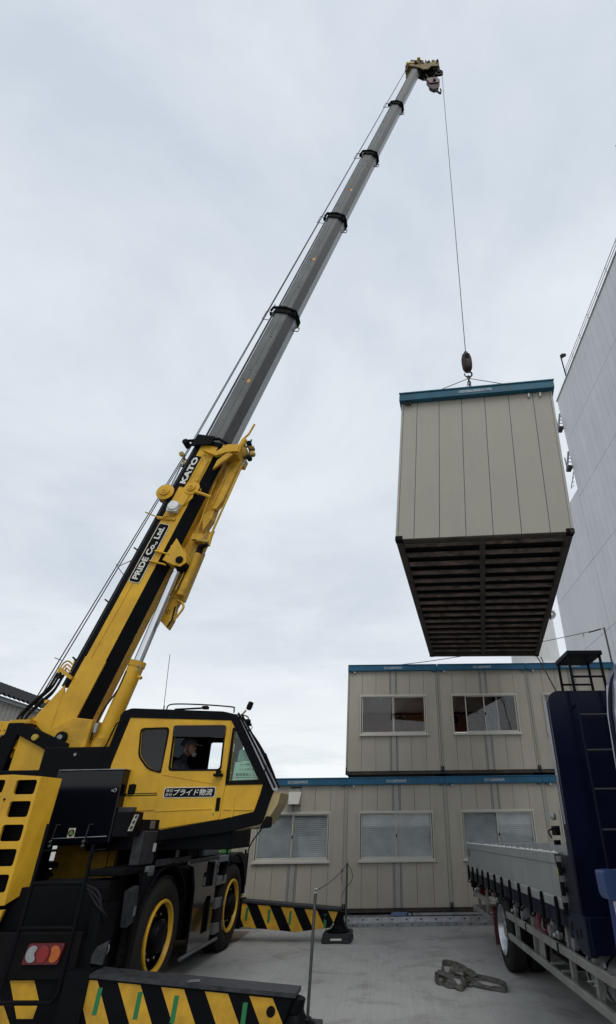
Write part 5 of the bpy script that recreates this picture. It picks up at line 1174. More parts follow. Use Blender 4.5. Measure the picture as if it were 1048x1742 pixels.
m = MB(Sf); m.lathe([(.075, 0), (.075, .02), (.04, .03), (0, .03)], (-.05, 6.40, -.48), near, black, 16); m.lathe([(.11, -.1), (.11, .1), (0, .1)], (-.05, 6.34, -.32), near, blackm, 18); m.build('rod_eye', cyl, smooth=40)
m = MB(Sf); m.tube([(a0[0]-.1, a0[1]-.5, ce_), (a0[0], a0[1]+.1, ce_)], .15, yellow2, 16); m.prism([(-1.2, 2.6), (-.95, 3.15), (-.70, 3.2), (-.45, 2.95), (-.5, 2.6)], -.2, .0, yellow2); m.build('cylinder_foot', cyl, smooth=40)
m = MB(Sf); m.box(-.90, -.845, 3.2, 3.36, -.50, -.45, steel); m.build('level_gauge', crane, bevel=.01)
# ---- stowed jib on the far side under the boom
def J(u, z, e=-.05): return dep(u, z, e)+(e,)
jb = MB(Sf)
jb.prism([(.24, 9.35), (.43, 9.30), (.28, 7.99), (.20, 7.37), (.18, 6.99), (.20, 6.77), (-.02, 5.71), (-.32, 5.78), (-.17, 7.05), (.03, 7.58), (.05, 8.36)], -.10, .06, yellow2)
jb.prism([(.66, 9.44), (.84, 9.35), (.50, 7.95), (.38, 7.72), (.28, 7.74), (.40, 8.17)], -.24, -.10, yellow2)
jb.prism([(.10, 7.60), (.36, 7.86), (.30, 7.50), (.16, 7.20)], -.20, .0, yellow2)
jb.tube([(.17, 6.67, -.2), (-.03, 5.76, -.2)], .075, yellow2, 14)
jib = jb.build('stowed_jib', crane, bevel=.01)
m = MB(Sf); m.prism([(-.32, 5.74), (-.39, 5.31), (-.19, 5.12), (-.12, 5.30), (-.11, 5.57), (-.05, 5.74)], -.12, .0, yellow2)
m.prism([(-.19, 5.14), (-.12, 5.30), (-.11, 5.57), (-.135, 5.57), (-.145, 5.30), (-.21, 5.17)], -.14, -.12, blackm); m.build('jib_foot', jib, bevel=.006)
m = MB(Sf); m.tube([(.78, 8.89, -.2), (.36, 7.12, -.2)], .024, yellow2, 8); m.tube([(.36, 7.16, -.2), (.33, 6.86, -.2)], .05, yellow2, 8); m.tube([(.86, 9.08, -.2), (.76, 8.84, -.2)], .014, steel, 6); m.tube([(.40, 7.20, -.2), (.28, 6.72, -.2)], .03, brass, 6); m.build('jib_stay', jib, smooth=50)
m = MB(Sf); m.tube([(.12, 6.75, -.26), (-.12, 5.85, -.26)], .012, brass, 6); m.tube([(.36, 9.25, -.2), (.12, 7.7, -.2), (.02, 6.9, -.2)], .018, yellow2, 6); m.tube([(.55, 8.9, -.26), (.30, 7.8, -.26)], .014, yellow2, 6); m.build('jib_pipe', jib, smooth=50)
for z_ in (5.98, 6.12, 6.26): m = MB(Sf); m.box(-.17+(z_-5.98)*.2, -.09+(z_-5.98)*.2, z_, z_+.07, -.13, -.105, stepgrey); m.build('jib_sticker', jib)
m = MB(Sf); m.tube([(.20, 6.86, -.2), (.17, 6.66, -.2)], .062, blackm, 10); m.tube([(.12, 6.95, -.28), (.36, 6.90, -.28)], .035, brass, 8); m.box(.0, .24, 6.98, 7.10, -.28, -.1, yellow2); m.tube([(.18, 6.80, -.24), (.36, 6.84, -.28)], .04, blackm, 8); m.build('jib_clamp', jib, smooth=40)
m = MB(Sf); hpts = [(.72, 9.52), (.86, 9.50), (.95, 9.35), (.98, 9.2), (.92, 9.08), (.80, 9.15)]
for k, (u_, z_) in enumerate(hpts): m.lathe([(0, -.06), (.055, -.05), (.062, 0), (.055, .05), (0, .06)], (u_, z_, -.2), near, (brass, blackm, headm)[k % 3], 12)
m.tube([(.70, 9.40, -.2), (.86, 9.42, -.2), (.92, 9.25, -.2), (.84, 9.12, -.2)], .03, headm, 6); m.tube([(.74, 9.45, -.2), (.73, 9.68, -.2)], .022, blackm, 6); m.tube([(.88, 9.4, -.2), (.90, 9.62, -.2)], .018, blackm, 6); m.build('jib_head', jib, smooth=40)
m = MB(Sf); m.tube(spline([(-.10, 5.70, -.15), (.02, 5.62, -.15), (.05, 5.52, -.15), (-.02, 5.38, -.15), (-.05, 5.32, -.15)], 4), .028, yellow2, 8, r2=.02); m.build('jib_hook', jib, smooth=50)
m = MB(Sf); m.tube([(-.24+.035*cos(a*pi/6), 5.46+.035*sin(a*pi/6), -.125) for a in range(11)], .007, inklet, 5); m.build('jib_mark', jib)

# ---- hoses at the boom foot
for k, off in enumerate(((0, 0, 0), (.035, .03, .04), (.07, .01, .08), (.02, -.04, .12))):
    m = MB(Sf); base_ = [(-1.80, 4.22, -.5), (-1.83, 4.12, -.5), (-1.90, 3.93, -.5), (-2.05, 3.76, -.5), (-2.18, 3.60, -.5), (-2.255, 3.46, -.5), (-2.235, 3.28, -.5), (-2.19, 3.10, -.5)]
    m.tube(spline([(u+off[0], z+off[1], e+off[2]) for u, z, e in base_], 4), .021, hosem, 8); m.build('hydraulic_hose', crane, smooth=60)
for k in range(3):
    m = MB(Sf); u = -2.20+k*.045; m.tube([(u, 3.12, -.52), (u-.03, 2.84, -.52)], .018, yellow, 8); m.build('hose_fitting', crane, smooth=60)
    m = MB(Sf); m.tube(spline([(u-.03, 2.85, -.52), (u-.10, 2.70, -.52), (u-.2, 2.55, -.52), (u-.28, 2.4, -.5)], 4), .019, hosem, 8); m.build('hydraulic_hose', crane, smooth=60)
m = MB(Sf); m.box(-2.26, -1.98, 2.96, 3.0, -.58, -.5, yellow); m.box(-2.28, -2.05, 2.0, 3.3, -.50, -.40, blackm); m.build('hose_clamp', crane)
m = MB(Sf)
for k in range(3):
    d_ = k*.05
    m.tube(spline([(-1.84+.02*k, 4.14, -.5+d_), (-1.80, 4.25, -.5+d_), (-1.76+.0*k, 4.40-.05*k, -.48+d_), (-1.70, 4.44-.06*k, -.45), (-1.60, 4.36-.07*k, -.4), (-1.52, 4.30-.07*k, -.36)], 4), .014, yellow2, 6)
m.prism([(-1.80, 4.32), (-1.52, 4.14), (-1.54, 4.10), (-1.83, 4.28)], -.5, -.32, yellow2); m.box(-1.63, -1.57, 4.18, 4.48, -.42, -.36, brass)
for z_ in (4.2, 4.28, 4.36): m.tube([(-1.60, z_, -.4), (-1.48, z_-.03, -.36)], .028, blackm, 8)
m.tube([(-1.98, 4.51, -.45), (-1.84, 4.46, -.45)], .008, poleM, 5); m.build('pipe_manifold', boom_o, smooth=50)
m = MB(Sf); m.tube(spline([(-1.78, 4.16, -.46), (-1.70, 4.20, -.44), (-1.58, 4.17, -.40), (-1.50, 4.15, -.36)], 4), .014, hosem, 6); m.build('hydraulic_hose', crane, smooth=60)
m = MB(Bf); m.lathe([(.03, -.02), (.03, .02), (0, .02)], (3.12, -2.79, -.45), near, yellow, 12); m.build('lifting_eye', boom_o)

# ================================================================== OPERATOR
def skin_body(name, verts, edges, radii, mt, parent, root=0, sub=2):
    me = bpy.data.meshes.new(name); me.from_pydata([tuple(v) for v in verts], edges, []); me.materials.append(mt)
    o = bpy.data.objects.new(name, me); COL.objects.link(o)
    if parent: o.parent = parent
    mo = o.modifiers.new('skin', 'SKIN'); sl_ = me.skin_vertices[0].data
    for i, r in enumerate(radii): sl_[i].radius = (r, r) if not isinstance(r, tuple) else r
    sl_[root].use_root = True
    mo.use_smooth_shade = True
    sb = o.modifiers.new('sub', 'SUBSURF'); sb.levels = sub; sb.render_levels = sub
    return o
def P(u, z, e=-1.08): return Sf(u, z, e)
proot = Vector(Sf(.95, 2.2, -1.08))
V = []; Ed = []; Rr = []
def jv(u, z, e, r, link=None):
    V.append(Vector(Sf(u, z, e))-proot); Rr.append(r)
    if link is not None: Ed.append((link, len(V)-1))
    return len(V)-1
pel = jv(.93, 2.22, -1.08, .13); wst = jv(.95, 2.36, -1.08, .125, pel); chs = jv(.98, 2.52, -1.08, .14, wst); upc = jv(.985, 2.62, -1.08, .11, chs)
nk = jv(1.01, 2.70, -1.08, .058, upc); jv(1.04, 2.78, -1.08, .055, nk)
for s_ in (-1, 1):
    sh = jv(.975, 2.61, -1.08+s_*.155, .075, upc); el = jv(1.08, 2.36, -1.08+s_*.235, .052, sh); wr = jv(1.33, 2.42, -1.08+s_*.15, .032, el); pm = jv(1.40, 2.45, -1.08+s_*.13, .028, wr)
    for k in range(4):
        f1 = jv(1.445, 2.455-.012*abs(k-1.5), -1.08+s_*.13+(k-1.5)*.021, .010, pm); f2 = jv(1.475, 2.435, -1.08+s_*.13+(k-1.5)*.021, .009, f1); jv(1.468, 2.405, -1.08+s_*.13+(k-1.5)*.020, .008, f2)
    t1 = jv(1.405, 2.46, -1.08+s_*.13-s_*.045, .010, pm); jv(1.44, 2.44, -1.08+s_*.13-s_*.055, .009, t1)
    hp_ = jv(1.0, 2.17, -1.08+s_*.09, .095, pel); kn = jv(1.38, 2.26, -1.08+s_*.12, .065, hp_); an = jv(1.48, 1.93, -1.08+s_*.12, .045, kn); jv(1.62, 1.89, -1.08+s_*.12, .04, an)
person = skin_body('person', V, Ed, Rr, cloth, None); person.location = tuple(proot-sfx*.055); WL[person.name] = tuple(proot)
tag(person, 'crane operator in dark clothes and helmet, grey beard, sitting in the yellow cab', 'person')
# head
hc = Vector(Sf(1.085, 2.865, -1.08))
bm = bmesh.new(); bmesh.ops.create_uvsphere(bm, u_segments=32, v_segments=24, radius=1)
for v in bm.verts:
    x, y, z = v.co    # x = forward, y = side, z = up
    k = 1.0
    X, Y, Z = x*.098, y*.076, z*.115
    if z < 0: X += .018*(-z)*(1 if x > 0 else .2); Y *= 1-.28*(-z)**1.3; X *= 1-.10*(-z)
    if x > .5 and abs(y) < .22 and -.28 < z < .12: X += .024*(1-abs(y)/.22)*(1-abs(z+.12)/.2 if abs(z+.12) < .2 else 0)      # nose
    if x > .55 and .02 < z < .26 and .15 < abs(y) < .6: X -= .007                                                     # eye sockets
    if x > .6 and -.5 < z < -.32: X += .006                                                                      # lips
    if x > .4 and z < -.6: X += .012                                                                             # chin
    v.co = sfx*X+(-sfy)*Y+UZ*Z
me = bpy.data.meshes.new('head'); bm.to_mesh(me); bm.free(); me.materials.append(skin)
for p_ in me.polygons: p_.use_smooth = True
hd_ = bpy.data.objects.new('head', me); COL.objects.link(hd_); hd_.parent = person; hd_.location = hc-proot; WL[hd_.name] = tuple(hc)
def hp3(x, y, z): return hc+sfx*x+(-sfy)*y+UZ*z
m = MB(hp3)
for s_ in (-1, 1): m.lathe([(0, -.004), (.026, -.002), (.028, .006), (.014, .012), (0, .010)], (-.005, s_*.070, -.005), sfy*-s_, skin, 14)
ear = m.build('ear', person, smooth=60)
m = MB(hp3)
for s_ in (-1, 1): m.lathe([(0, .010), (.008, .006), (.010, 0), (0, 0)], (.083, s_*.032, .012), sfx, mat('eye_dark', (.03, .025, .02), .2), 10)
m.build('eye', person, smooth=60)
m = MB(hp3)
def blob(c, r, mt, sx=1, sy=1, sz=1, n=12):
    c = Vector(c); vs_, fs_ = [], []
    for i in range(n+1):
        for j in range(n): 
            th = pi*i/n; ph = 2*pi*j/n
            k = 1+.10*pnoise(Vector((3*th, 2*cos(ph)*2, sin(ph)*2)))
            vs_.append((c.x+r*sx*sin(th)*cos(ph)*k, c.y+r*sy*sin(th)*sin(ph)*k, c.z+r*sz*cos(th)*k))
    for i in range(n):
        for j in range(n): fs_.append((i*n+j, i*n+(j+1) % n, (i+1)*n+(j+1) % n, (i+1)*n+j))
    m.raw(vs_, fs_, mt)
blob((.088, 0, -.098), .036, hairm, .9, .85, 1.05); blob((.082, 0, -.058), .020, hairm, .9, 1.5, .5); blob((-.045, 0, -.03), .060, hairm, .85, 1.12, 1.1)
m.build('beard_and_hair', person, smooth=70)
m = MB(hp3)
prof = []
n = 14; vs_ = []; fs_ = []
for i in range(8):
    th = (pi/2)*i/7
    for j in range(28):
        ph = 2*pi*j/28; vs_.append((-.008+.128*sin(th)*cos(ph), .104*sin(th)*sin(ph), .030+.125*cos(th)+(.01*cos(6*ph)*0)))
for i in range(7):
    for j in range(28): fs_.append((i*28+j, i*28+(j+1) % 28, (i+1)*28+(j+1) % 28, (i+1)*28+j))
m.raw(vs_, fs_, helmetm)
m.raw([(.10, -.075, .032), (.10, .075, .032), (.175, .045, .022), (.175, -.045, .022), (.10, -.075, .040), (.10, .075, .040), (.175, .045, .030), (.175, -.045, .030)], [(0, 1, 2, 3), (4, 5, 6, 7), (2, 3, 7, 6), (0, 3, 7, 4), (1, 2, 6, 5)], helmetm)
m.tube([(-.08, -.095, .05), (.05, -.100, .05)], .006, lampwhite, 5); m.build('helmet', person, smooth=50)
m = MB(hp3); m.tube(spline([(.02, -.09, .03), (.015, -.082, -.05), (.05, -.03, -.115), (.05, .03, -.115), (.015, .082, -.05), (.02, .09, .03)], 4), .005, blackm, 5); m.build('chin_strap', person)
# vest
vv = []; ve = []; vr = []
def wv(u, z, e, r, l=None):
    vv.append(Vector(Sf(u, z, e))-proot); vr.append(r)
    if l is not None: ve.append((l, len(vv)-1))
    return len(vv)-1
a_ = wv(.94, 2.27, -1.08, .142); b_ = wv(.96, 2.38, -1.08, .145, a_); c_ = wv(1.0, 2.51, -1.08, .155, b_); d_ = wv(.99, 2.60, -1.08, .122, c_)
for s_ in (-1, 1): wv(.98, 2.615, -1.08+s_*.11, .080, d_)
vo = skin_body('vest', vv, ve, vr, vest, person, sub=2)

# ================================================================== FLATBED TRUCK
TO = Vector((1.62, 8.75, 0)); ta, tt = RD(-.8), RD(-.7)
tyv = Vector((sin(ta)*cos(tt), cos(ta)*cos(tt), sin(tt))); txv = Vector((cos(ta), -sin(ta), 0)); tzv = txv.cross(tyv)
def Tf(a, b, c): return TO+txv*a+tyv*b+tzv*c
truck = empty('flatbed_truck', tuple(Tf(1.15, 0, 0)), 'navy flatbed truck with silver side gates, tall headboard and ladder, parked at the right', 'truck')
TW = 2.30
# chassis
m = MB(Tf)
for x in (.72, 1.50): m.box(x, x+.08, -5.6, 3.0, .62, .88, blackm)
for y in (-2.6, -1.6, -.6, .9, 2.0): m.box(.8, 1.5, y, y+.08, .66, .84, blackm)
for i in range(14): m.box(.1, TW-.1, -3.1+i*.45, -3.02+i*.45, .86, .93, navy2)
m.box(.75, 1.55, -.1, .1, .4, .62, blackm); m.tube([(.2, 0, .48), (2.1, 0, .48)], .07, blackm, 10); m.lathe([(0, -.2), (.17, -.1), (.17, .1), (0, .2)], (1.15, 0, .48), tyv, blackm, 16)
m.tube([(1.15, -.1, .5), (1.15, -5, .7)], .05, darkgrey, 10)
m.build('chassis', truck)
m = MB(Tf); m.box(.04, TW-.04, -3.15, 3.03, .93, 1.02, darkgrey); m.build('load_floor', truck)
# side sill, navy
m = MB(Tf); m.box(.012, .06, -3.10, 3.03, .905, 1.075, navy2); m.box(TW-.06, TW-.01, -3.1, 3.03, .905, 1.075, navy2); m.box(.02, TW-.02, 3.0, 3.05, .9, 1.04, navy2); m.build('side_sill', truck, bevel=.006)
# gates
def gate(x, mirror=False):
    s_ = -1 if mirror else 1
    m = MB(Tf)
    f = lambda a, b, c: Tf(x+s_*a, b, c)
    sec = [(0, 1.04), (-.012, 1.05), (-.012, 1.12), (.0, 1.13), (0, 1.41), (-.016, 1.42), (-.016, 1.495), (.035, 1.495), (.035, 1.04)]
    m.prism(sec, -3.06, 2.99, alu, order='adb', tf=f)
    g_ = m.build('side_gate', truck, bevel=.003, seg=1)
    m = MB(f); m.box(-.016, .033, -3.055, 2.985, 1.496, 1.515, mat('white_edge_strip', (.34, .35, .35), .6, var=.5, vscale=25, tint=(.2, .2, .2))); m.build('gate_edge', g_)
    rr_ = random.Random(4)
    m = MB(f); top_ = []; y = -3.0
    while y < 2.9: top_ += [(y, 1.5155), (y+.01, 1.517+rr_.random()**3*.016), (y+rr_.uniform(.02, .07), 1.517+rr_.random()**3*.016)]; y = top_[-1][0]+rr_.uniform(.01, .05)
    m.prism([(-3.02, 1.508)]+top_+[(2.98, 1.5155), (2.98, 1.508)], -.018, -.008, white, order='dab')
    m.build('torn_tape', g_)
    return g_
gl_ = gate(0); gate(TW, True)
m = MB(Tf); m.box(.04, TW-.04, 2.98, 3.02, 1.04, 1.50, alu); m.build('tail_gate', truck, bevel=.003)
m = MB(Tf); m.prism([(2.62, 1.28), (2.92, 1.28), (2.92, 1.40), (2.62, 1.40)][::-1], -.003, -.001, mat('etched_panel', (.17, .17, .165), .6, var=.3, vscale=40), order='dab'); m.build('gate_stencil', gl_)
m = MB(Tf); m.prism([(-3.0, 1.31), (-2.90, 1.31), (-2.90, 1.38), (-3.0, 1.38)], -.004, -.001, stickery, order='dab'); m.prism([(-3.03, 1.19), (-2.93, 1.19), (-2.93, 1.30), (-3.03, 1.30)], -.004, -.001, stickero, order='dab')
for k in range(3): m.prism([(-3.0, 1.21+k*.03), (-2.955, 1.21+k*.03), (-2.955, 1.225+k*.03), (-3.0, 1.225+k*.03)], -.006, -.0045, inklet, order='dab')
m.build('gate_sticker', gl_)
m = MB(Tf); m.prism(arc((-3.06, 1.50), .13, 180, 270, 8)+[(-3.06, 1.50)], -.022, -.016, darkgrey, order='dab') ; m.build('corner_gusset', gl_)
m = MB(Tf); m.prism([(-3.06, 1.50), (-2.94, 1.50), (-2.955, 1.42), (-3.0, 1.37), (-3.06, 1.35)], -.026, -.017, darkgrey, order='dab'); m.tube([(-.03, -3.08, 1.02), (-.03, -3.08, 1.50)], .022, blackm, 8)
for z in (1.12, 1.28, 1.44): m.box(-.05, .0, -3.13, -3.06, z, z+.05, steel)
m.build('gate_latch', truck)
for i in range(12):      # rope hooks below the gate
    y = 2.84-i*.512
    m = MB(Tf); m.prism([(y-.028, 1.04), (y-.012, 1.11), (y, 1.145), (y+.012, 1.11), (y+.028, 1.04), (y+.02, .90), (y-.02, .90)], -.045, -.012, black, order='dab')
    m.tube(spline([(-.02, y, .92), (-.045, y, .89), (-.02, y, .86), (.02, y, .90)], 3), .010, blackm, 6)
    m.build('rope_hook', truck, bevel=.004, seg=1)
for y in (.45, -.72, -2.55, 2.2):
    m = MB(Tf); m.lathe([(0, 0), (.035, .0), (.038, .04), (.02, .055), (0, .055)], (.05, y, .80), -txv, steel, 12); m.lathe([(0, .07), (.022, .07), (.015, .09), (0, .09)], (.05, y, .80), -txv, steel, 10); m.build('side_marker', truck, smooth=50)
# headboard: tall navy panel with rounded top, ladder and platform
m = MB(Tf); hb = [(-.02, .82), (-.02, 2.80)]+arc((.10, 2.84), .12, 180, 90, 5)+[(TW-.10, 2.96)]+arc((TW-.10, 2.84), .12, 90, 0, 5)+[(TW+.02, .82)]
m.prism(hb, -3.50, -3.46, navy, order='adb'); 
hbo = m.build('headboard', truck, bevel=.006)
m = MB(Tf); m.prism([(-.022, 2.86), (-.022, 1.05), (.05, 1.05), (.05, 2.86)], -3.455, -3.36, navy2, order='adb')
m.prism([(-3.45, 1.75), (-3.40, 1.75), (-3.37, 2.72), (-3.38, 2.86), (-3.45, 2.88)], -.028, -.0225, navysheen, order='dab')  # pale strip paints the sky's sheen on the navy edge
m.build('headboard_side', hbo, bevel=.004)
m = MB(Tf); m.box(-.02, .10, -3.50, -3.16, 1.06, 1.50, navy); m.prism([(-3.52, 1.06), (-3.08, 1.06), (-3.08, .92), (-3.30, .80), (-3.52, .78)], -.022, .05, navy2, order='dab')
m.box(.0, TW, -3.56, -3.50, .80, 1.06, navy); m.build('headboard_foot', hbo, bevel=.008)
for y, z in ((-3.3, .90), (-3.18, .94), (-3.40, .92)):
    m = MB(Tf); m.prism([(y, z-.02), (y+.03, z-.02), (y+.03, z+.04), (y, z+.04)], -.026, -.021, blackm, order='dab'); m.build('slot', hbo)
lr = .235
m = MB(Tf); Yl = -3.60
for x in (lr, lr+.34): m.tube([(x, Yl, 1.0), (x, Yl, 2.96)], .014, navy, 8)
for z in (2.70, 2.37, 2.03, 1.70, 1.38): m.tube([(lr+.01, Yl, z), (lr+.33, Yl, z)], .011, darkgrey, 8)
for z in (1.2, 2.0, 2.8):
    for x in (lr, lr+.34): m.tube([(x, Yl, z), (x, Yl+.1, z)], .010, navy, 6)
m.build('headboard_ladder', truck, smooth=50)
m = MB(Tf)
for x in (lr, lr+.33):
    for y in (-3.60, -3.27): m.tube([(x, y, 2.93), (x, y, 3.32)], .0155, black, 8)
for y in (-3.6, -3.27): m.tube([(lr, y, 3.08), (lr+.33, y, 3.08)], .012, black, 8)
m.box(lr-.02, lr+.35, -3.64, -3.24, 3.30, 3.345, black); m.build('ladder_platform', truck, bevel=.004)
m = MB(Tf); m.lathe([(0, 0), (.03, .005), (.035, .03), (.02, .05), (0, .05)], (-.03, -3.2, 1.82), -txv, steel, 12); m.box(-.06, -.02, -3.24, -3.1, 1.66, 1.74, blackm); m.tube(spline([(-.04, -3.2, 1.72), (-.12, -3.2, 1.70), (-.10, -3.2, 1.64)], 3), .008, blackm, 5)
for z in (1.58, 1.35, 1.2): m.box(-.05, -.0, -3.14, -3.08, z, z+.04, blackm)
m.build('headboard_fittings', truck)
# side guards
def guard(y0, y1, z0, z1, x=0.0): 
    m.box(x-.005, x+.035, y0, y1, z0, z1, railm)
m = MB(Tf); guard(-3.86, -.20, .665, .735); guard(-3.78, -.22, .435, .50)
for y in (-1.3, -2.55): m.box(-.008, .0, y-.03, y+.03, .66, .74, blackm)
for y in (-.55, -1.45, -2.75, -3.4): m.box(.04, .09, y, y+.05, .43, .90, railm)
m.prism([(-1.62, .44), (-1.82, .44), (-1.86, .70), (-1.66, .70)], .04, .06, railm, order='dab')
m.tube([(.06, -.35, .95), (.3, -.5, .6)], .02, railm, 6); m.tube([(.06, -.85, .95), (.3, -.6, .5)], .02, railm, 6)
m.raw([(0, -3.86, .665), (0, -3.86, .735), (.15, -4.02, .735), (.15, -4.02, .665)], [(0, 1, 2, 3)], railm); m.raw([(0, -3.78, .435), (0, -3.78, .50), (.2, -3.95, .50), (.2, -3.95, .435)], [(0, 1, 2, 3)], railm)
for y in (-2.1, -2.45): m.tube([(.03, y, .50), (.7, y, .52)], .014, railm, 6)
m.build('side_guard', truck, bevel=.004, seg=1)
m = MB(Tf); guard(1.10, 2.62, .68, .75); guard(1.10, 2.66, .46, .53); m.box(.04, .08, 1.5, 1.56, .45, .9, railm); m.box(.04, .08, 2.3, 2.36, .45, .9, railm); m.tube([(.05, 1.4, .9), (.25, 1.2, .6)], .018, railm, 6)
m.box(.02, TW-.02, 2.85, 2.93, .40, .50, railm); m.build('side_guard', truck, bevel=.004, seg=1)
m = MB(Tf); m.box(.02, .55, 2.90, 2.97, .78, .9, blackm); m.box(.05, .45, 2.97, 2.985, .62, .78, redframe); m.build('tail_lamp', truck)
# wheels: rear duals on both sides (front wheels under the cab)
rimm = mat('alloy_rim', (0.45, 0.46, 0.47), 0.28, metal=0.9, var=0.2, vscale=8)
def twheel(x, y, sgn, dual, off=0):
    ax = txv*sgn; R_ = .475
    for k in range(2 if dual else 1):
        xo = x-sgn*k*.30
        m = MB(Tf); m.lathe([(.29, -.24), (.40, -.25), (R_-.03, -.235), (R_, -.20), (R_, -.04), (R_-.03, -.01), (.40, 0), (.31, -.012), (.29, -.03)], (xo, y, R_), ax, rubber, 48)
        if k == 0:
            w_ = m.build('wheel', truck, smooth=35)
            r = MB(Tf); r.lathe([(.295, -.02), (.300, .004), (.285, .008), (.272, -.02), (.262, -.10), (.25, -.135), (.14, -.15), (.12, -.12), (.115, -.05), (.09, -.03), (0, -.03)], (xo, y, R_), ax, rimm, 48); r.build('rim', w_, smooth=35)
            r = MB(Tf)
            for q in range(8):
                a = 2*pi*q/8; c_ = Tf(xo, y, R_)+tyv*(.155*cos(a))+tzv*(.155*sin(a)); r.lathe([(.018, -.14), (.018, -.09), (.008, -.08), (0, -.08)], tuple(c_), ax, chrome, 8, tf=lambda a, b, c: Vector((a, b, c)))
                a += pi/8; c_ = Tf(xo, y, R_)+tyv*(.205*cos(a))+tzv*(.205*sin(a)); r.lathe([(.026, -.142), (.026, -.138), (0, -.138)], tuple(c_), ax, blackm, 12, tf=lambda a, b, c: Vector((a, b, c)))
            r.build('wheel_nut', w_)
        else:
            m.build('inner_tyre', w_, smooth=35)
twheel(.02, .25, -1, True); twheel(TW-.02, .25, 1, True)
twheel(.10, -5.6, -1, False); twheel(TW-.10, -5.6, 1, False)
for a in ((.05, .50, 1.02, 1.05, .18, .60, maroon), (.12, .52, 1.45, 1.47, .25, .62, maroon), (.1, .5, -.62, -.6, .45, .85, blackm)):
    m = MB(Tf); m.box(*a); m.build('mudflap', truck)
m = MB(Tf); m.prism(arc((.25, .50), .56, 20, 160, 9)+arc((.25, .50), .54, 160, 20, 9), .05, .62, blackm, order='dab'); m.build('wheel_arch', truck)
m = MB(Tf); m.tube([(.12, .02, .98), (.12, -.22, .55)], .018, railm, 6); m.build('guard_stay', truck)
# tanks, boxes and hoses under the bed
m = MB(Tf); m.tube([(.38, -3.7, .56), (.38, -2.7, .56)], .20, steel, 28); 
for y in (-3.6, -3.2, -2.8): m.lathe([(.205, -.02), (.205, .02)], (.38, y, .56), tyv, blackm, 28)
m.build('air_tank', truck, smooth=40)
m = MB(Tf); m.prism([(-3.5, .71), (-3.44, .71), (-3.44, .74), (-3.5, .74)], .10, .102, letter, order='dab'); m.build('tank_label', truck)
m = MB(Tf); m.box(.16, .6, -2.55, -1.7, .52, .86, blackm); m.build('tool_locker', truck, bevel=.01); m = MB(Tf); m.box(.3, .7, -1.4, -.75, .55, .85, darkgrey); m.build('battery_box', truck, bevel=.01)
m = MB(Tf)
rn = random.Random(11)
for k in range(5): m.tube(spline([(.10, -1.55-.03*k, .90), (.06+.02*k, -1.58, .74), (.10, -1.72-.03*k, .70), (.16, -1.82, .84)], 5), .014, redframe, 6)
for k in range(8):
    y = -.6-k*.33; m.tube(spline([(.15, y, .9), (.1, y-.1, .74-.05*rn.random()), (.2, y-.3, .78), (.3, y-.4, .9)], 4), .011, rn.choice([hosem, darkgrey, railm]), 6)
for y in (-1.0, -2.2, -2.95): m.box(.08, .2, y, y+.09, .76, .86, steel); m.lathe([(.05, 0), (.05, .04), (0, .04)], (.08, y+.05, .78), -txv, steel, 12)
m.tube(spline([(.12, -2.45, .74), (.12, -2.5, .80), (.12, -2.62, .80), (.12, -2.66, .74)], 3), .02, railm, 6)
for y in (-3.35, -3.5): m.tube([(.04, y, .52), (.14, y+.15, .57), (.08, y+.3, .54)], .010, railm, 6)
m.build('brake_lines', truck, smooth=50)
# cab rear corner with wind deflector, and a blue stake post before it
m = MB(Tf)
dp = [(.60, 3.06), (.30, 2.97), (.15, 2.88), (.03, 2.75), (-.005, 2.66), (-.045, 2.45), (-.06, 2.2), (-.07, 1.98), (-.05, 1.5), (.0, 1.1), (2.2, 1.1), (2.2, 3.05)]
m.prism(dp, -5.25, -4.86, navysheen, order='adb')
cb_ = m.build('truck_cab', truck, bevel=.02, seg=3)
m = MB(Tf); m.prism([(-6.9, .55), (-5.0, .55), (-5.0, 2.35), (-5.25, 2.55), (-6.2, 2.55), (-6.75, 1.75), (-6.95, 1.5)], .02, 2.2, navy, order='dab'); m.prism([(-6.3, 2.56), (-5.26, 2.56), (-5.26, 3.0), (-5.6, 2.98)], .12, 2.1, navysheen, order='dab'); m.build('cab_body', cb_, bevel=.04, seg=3)
m = MB(Tf); m.prism(rpoly([(-6.55, 1.65), (-5.45, 1.65), (-5.45, 2.32), (-6.15, 2.32)], .06), .008, .018, darkglass, order='dab'); m.build('cab_window', cb_)
m = MB(Tf)
for yy in (-5.38, -6.62): m.box(.012, .019, yy-.006, yy+.006, .8, 2.45, blackm)
m.box(-.02, .018, -5.62, -5.48, 1.45, 1.50, chrome); m.box(-.04, .05, -6.95, -6.80, 1.2, 1.32, amber); m.build('cab_door_trim', cb_)
m = MB(Tf); m.tube(spline([(.10, -5.02, 2.80), (.0, -4.98, 2.66), (-.048, -4.96, 2.45), (-.062, -4.95, 2.2), (-.072, -4.94, 2.0)], 5), .020, navy, 8); m.tube(spline([(-.01, -5.2, 2.62), (-.05, -5.14, 2.45), (-.062, -5.1, 2.2), (-.07, -5.08, 2.0)], 5), .012, blackm, 6)
m.box(-.075, -.05, -5.25, -4.87, 1.93, 1.96, blackm); m.build('cab_rib', cb_, smooth=60)
Pf = lambda a, b, c: Tf(a+.035, b, c)
post = empty('stake_post', tuple(Pf(-.20, -4.40, .3)), 'bright blue steel stake post with two white stickers at the right picture edge', 'post')
m = MB(Pf); m.prism([(-.135, 1.42), (-.16, .30), (.30, .30), (.30, 1.44), (-.0, 1.44)], -4.48, -4.36, blue, order='adb'); m.build('post', post, bevel=.012)
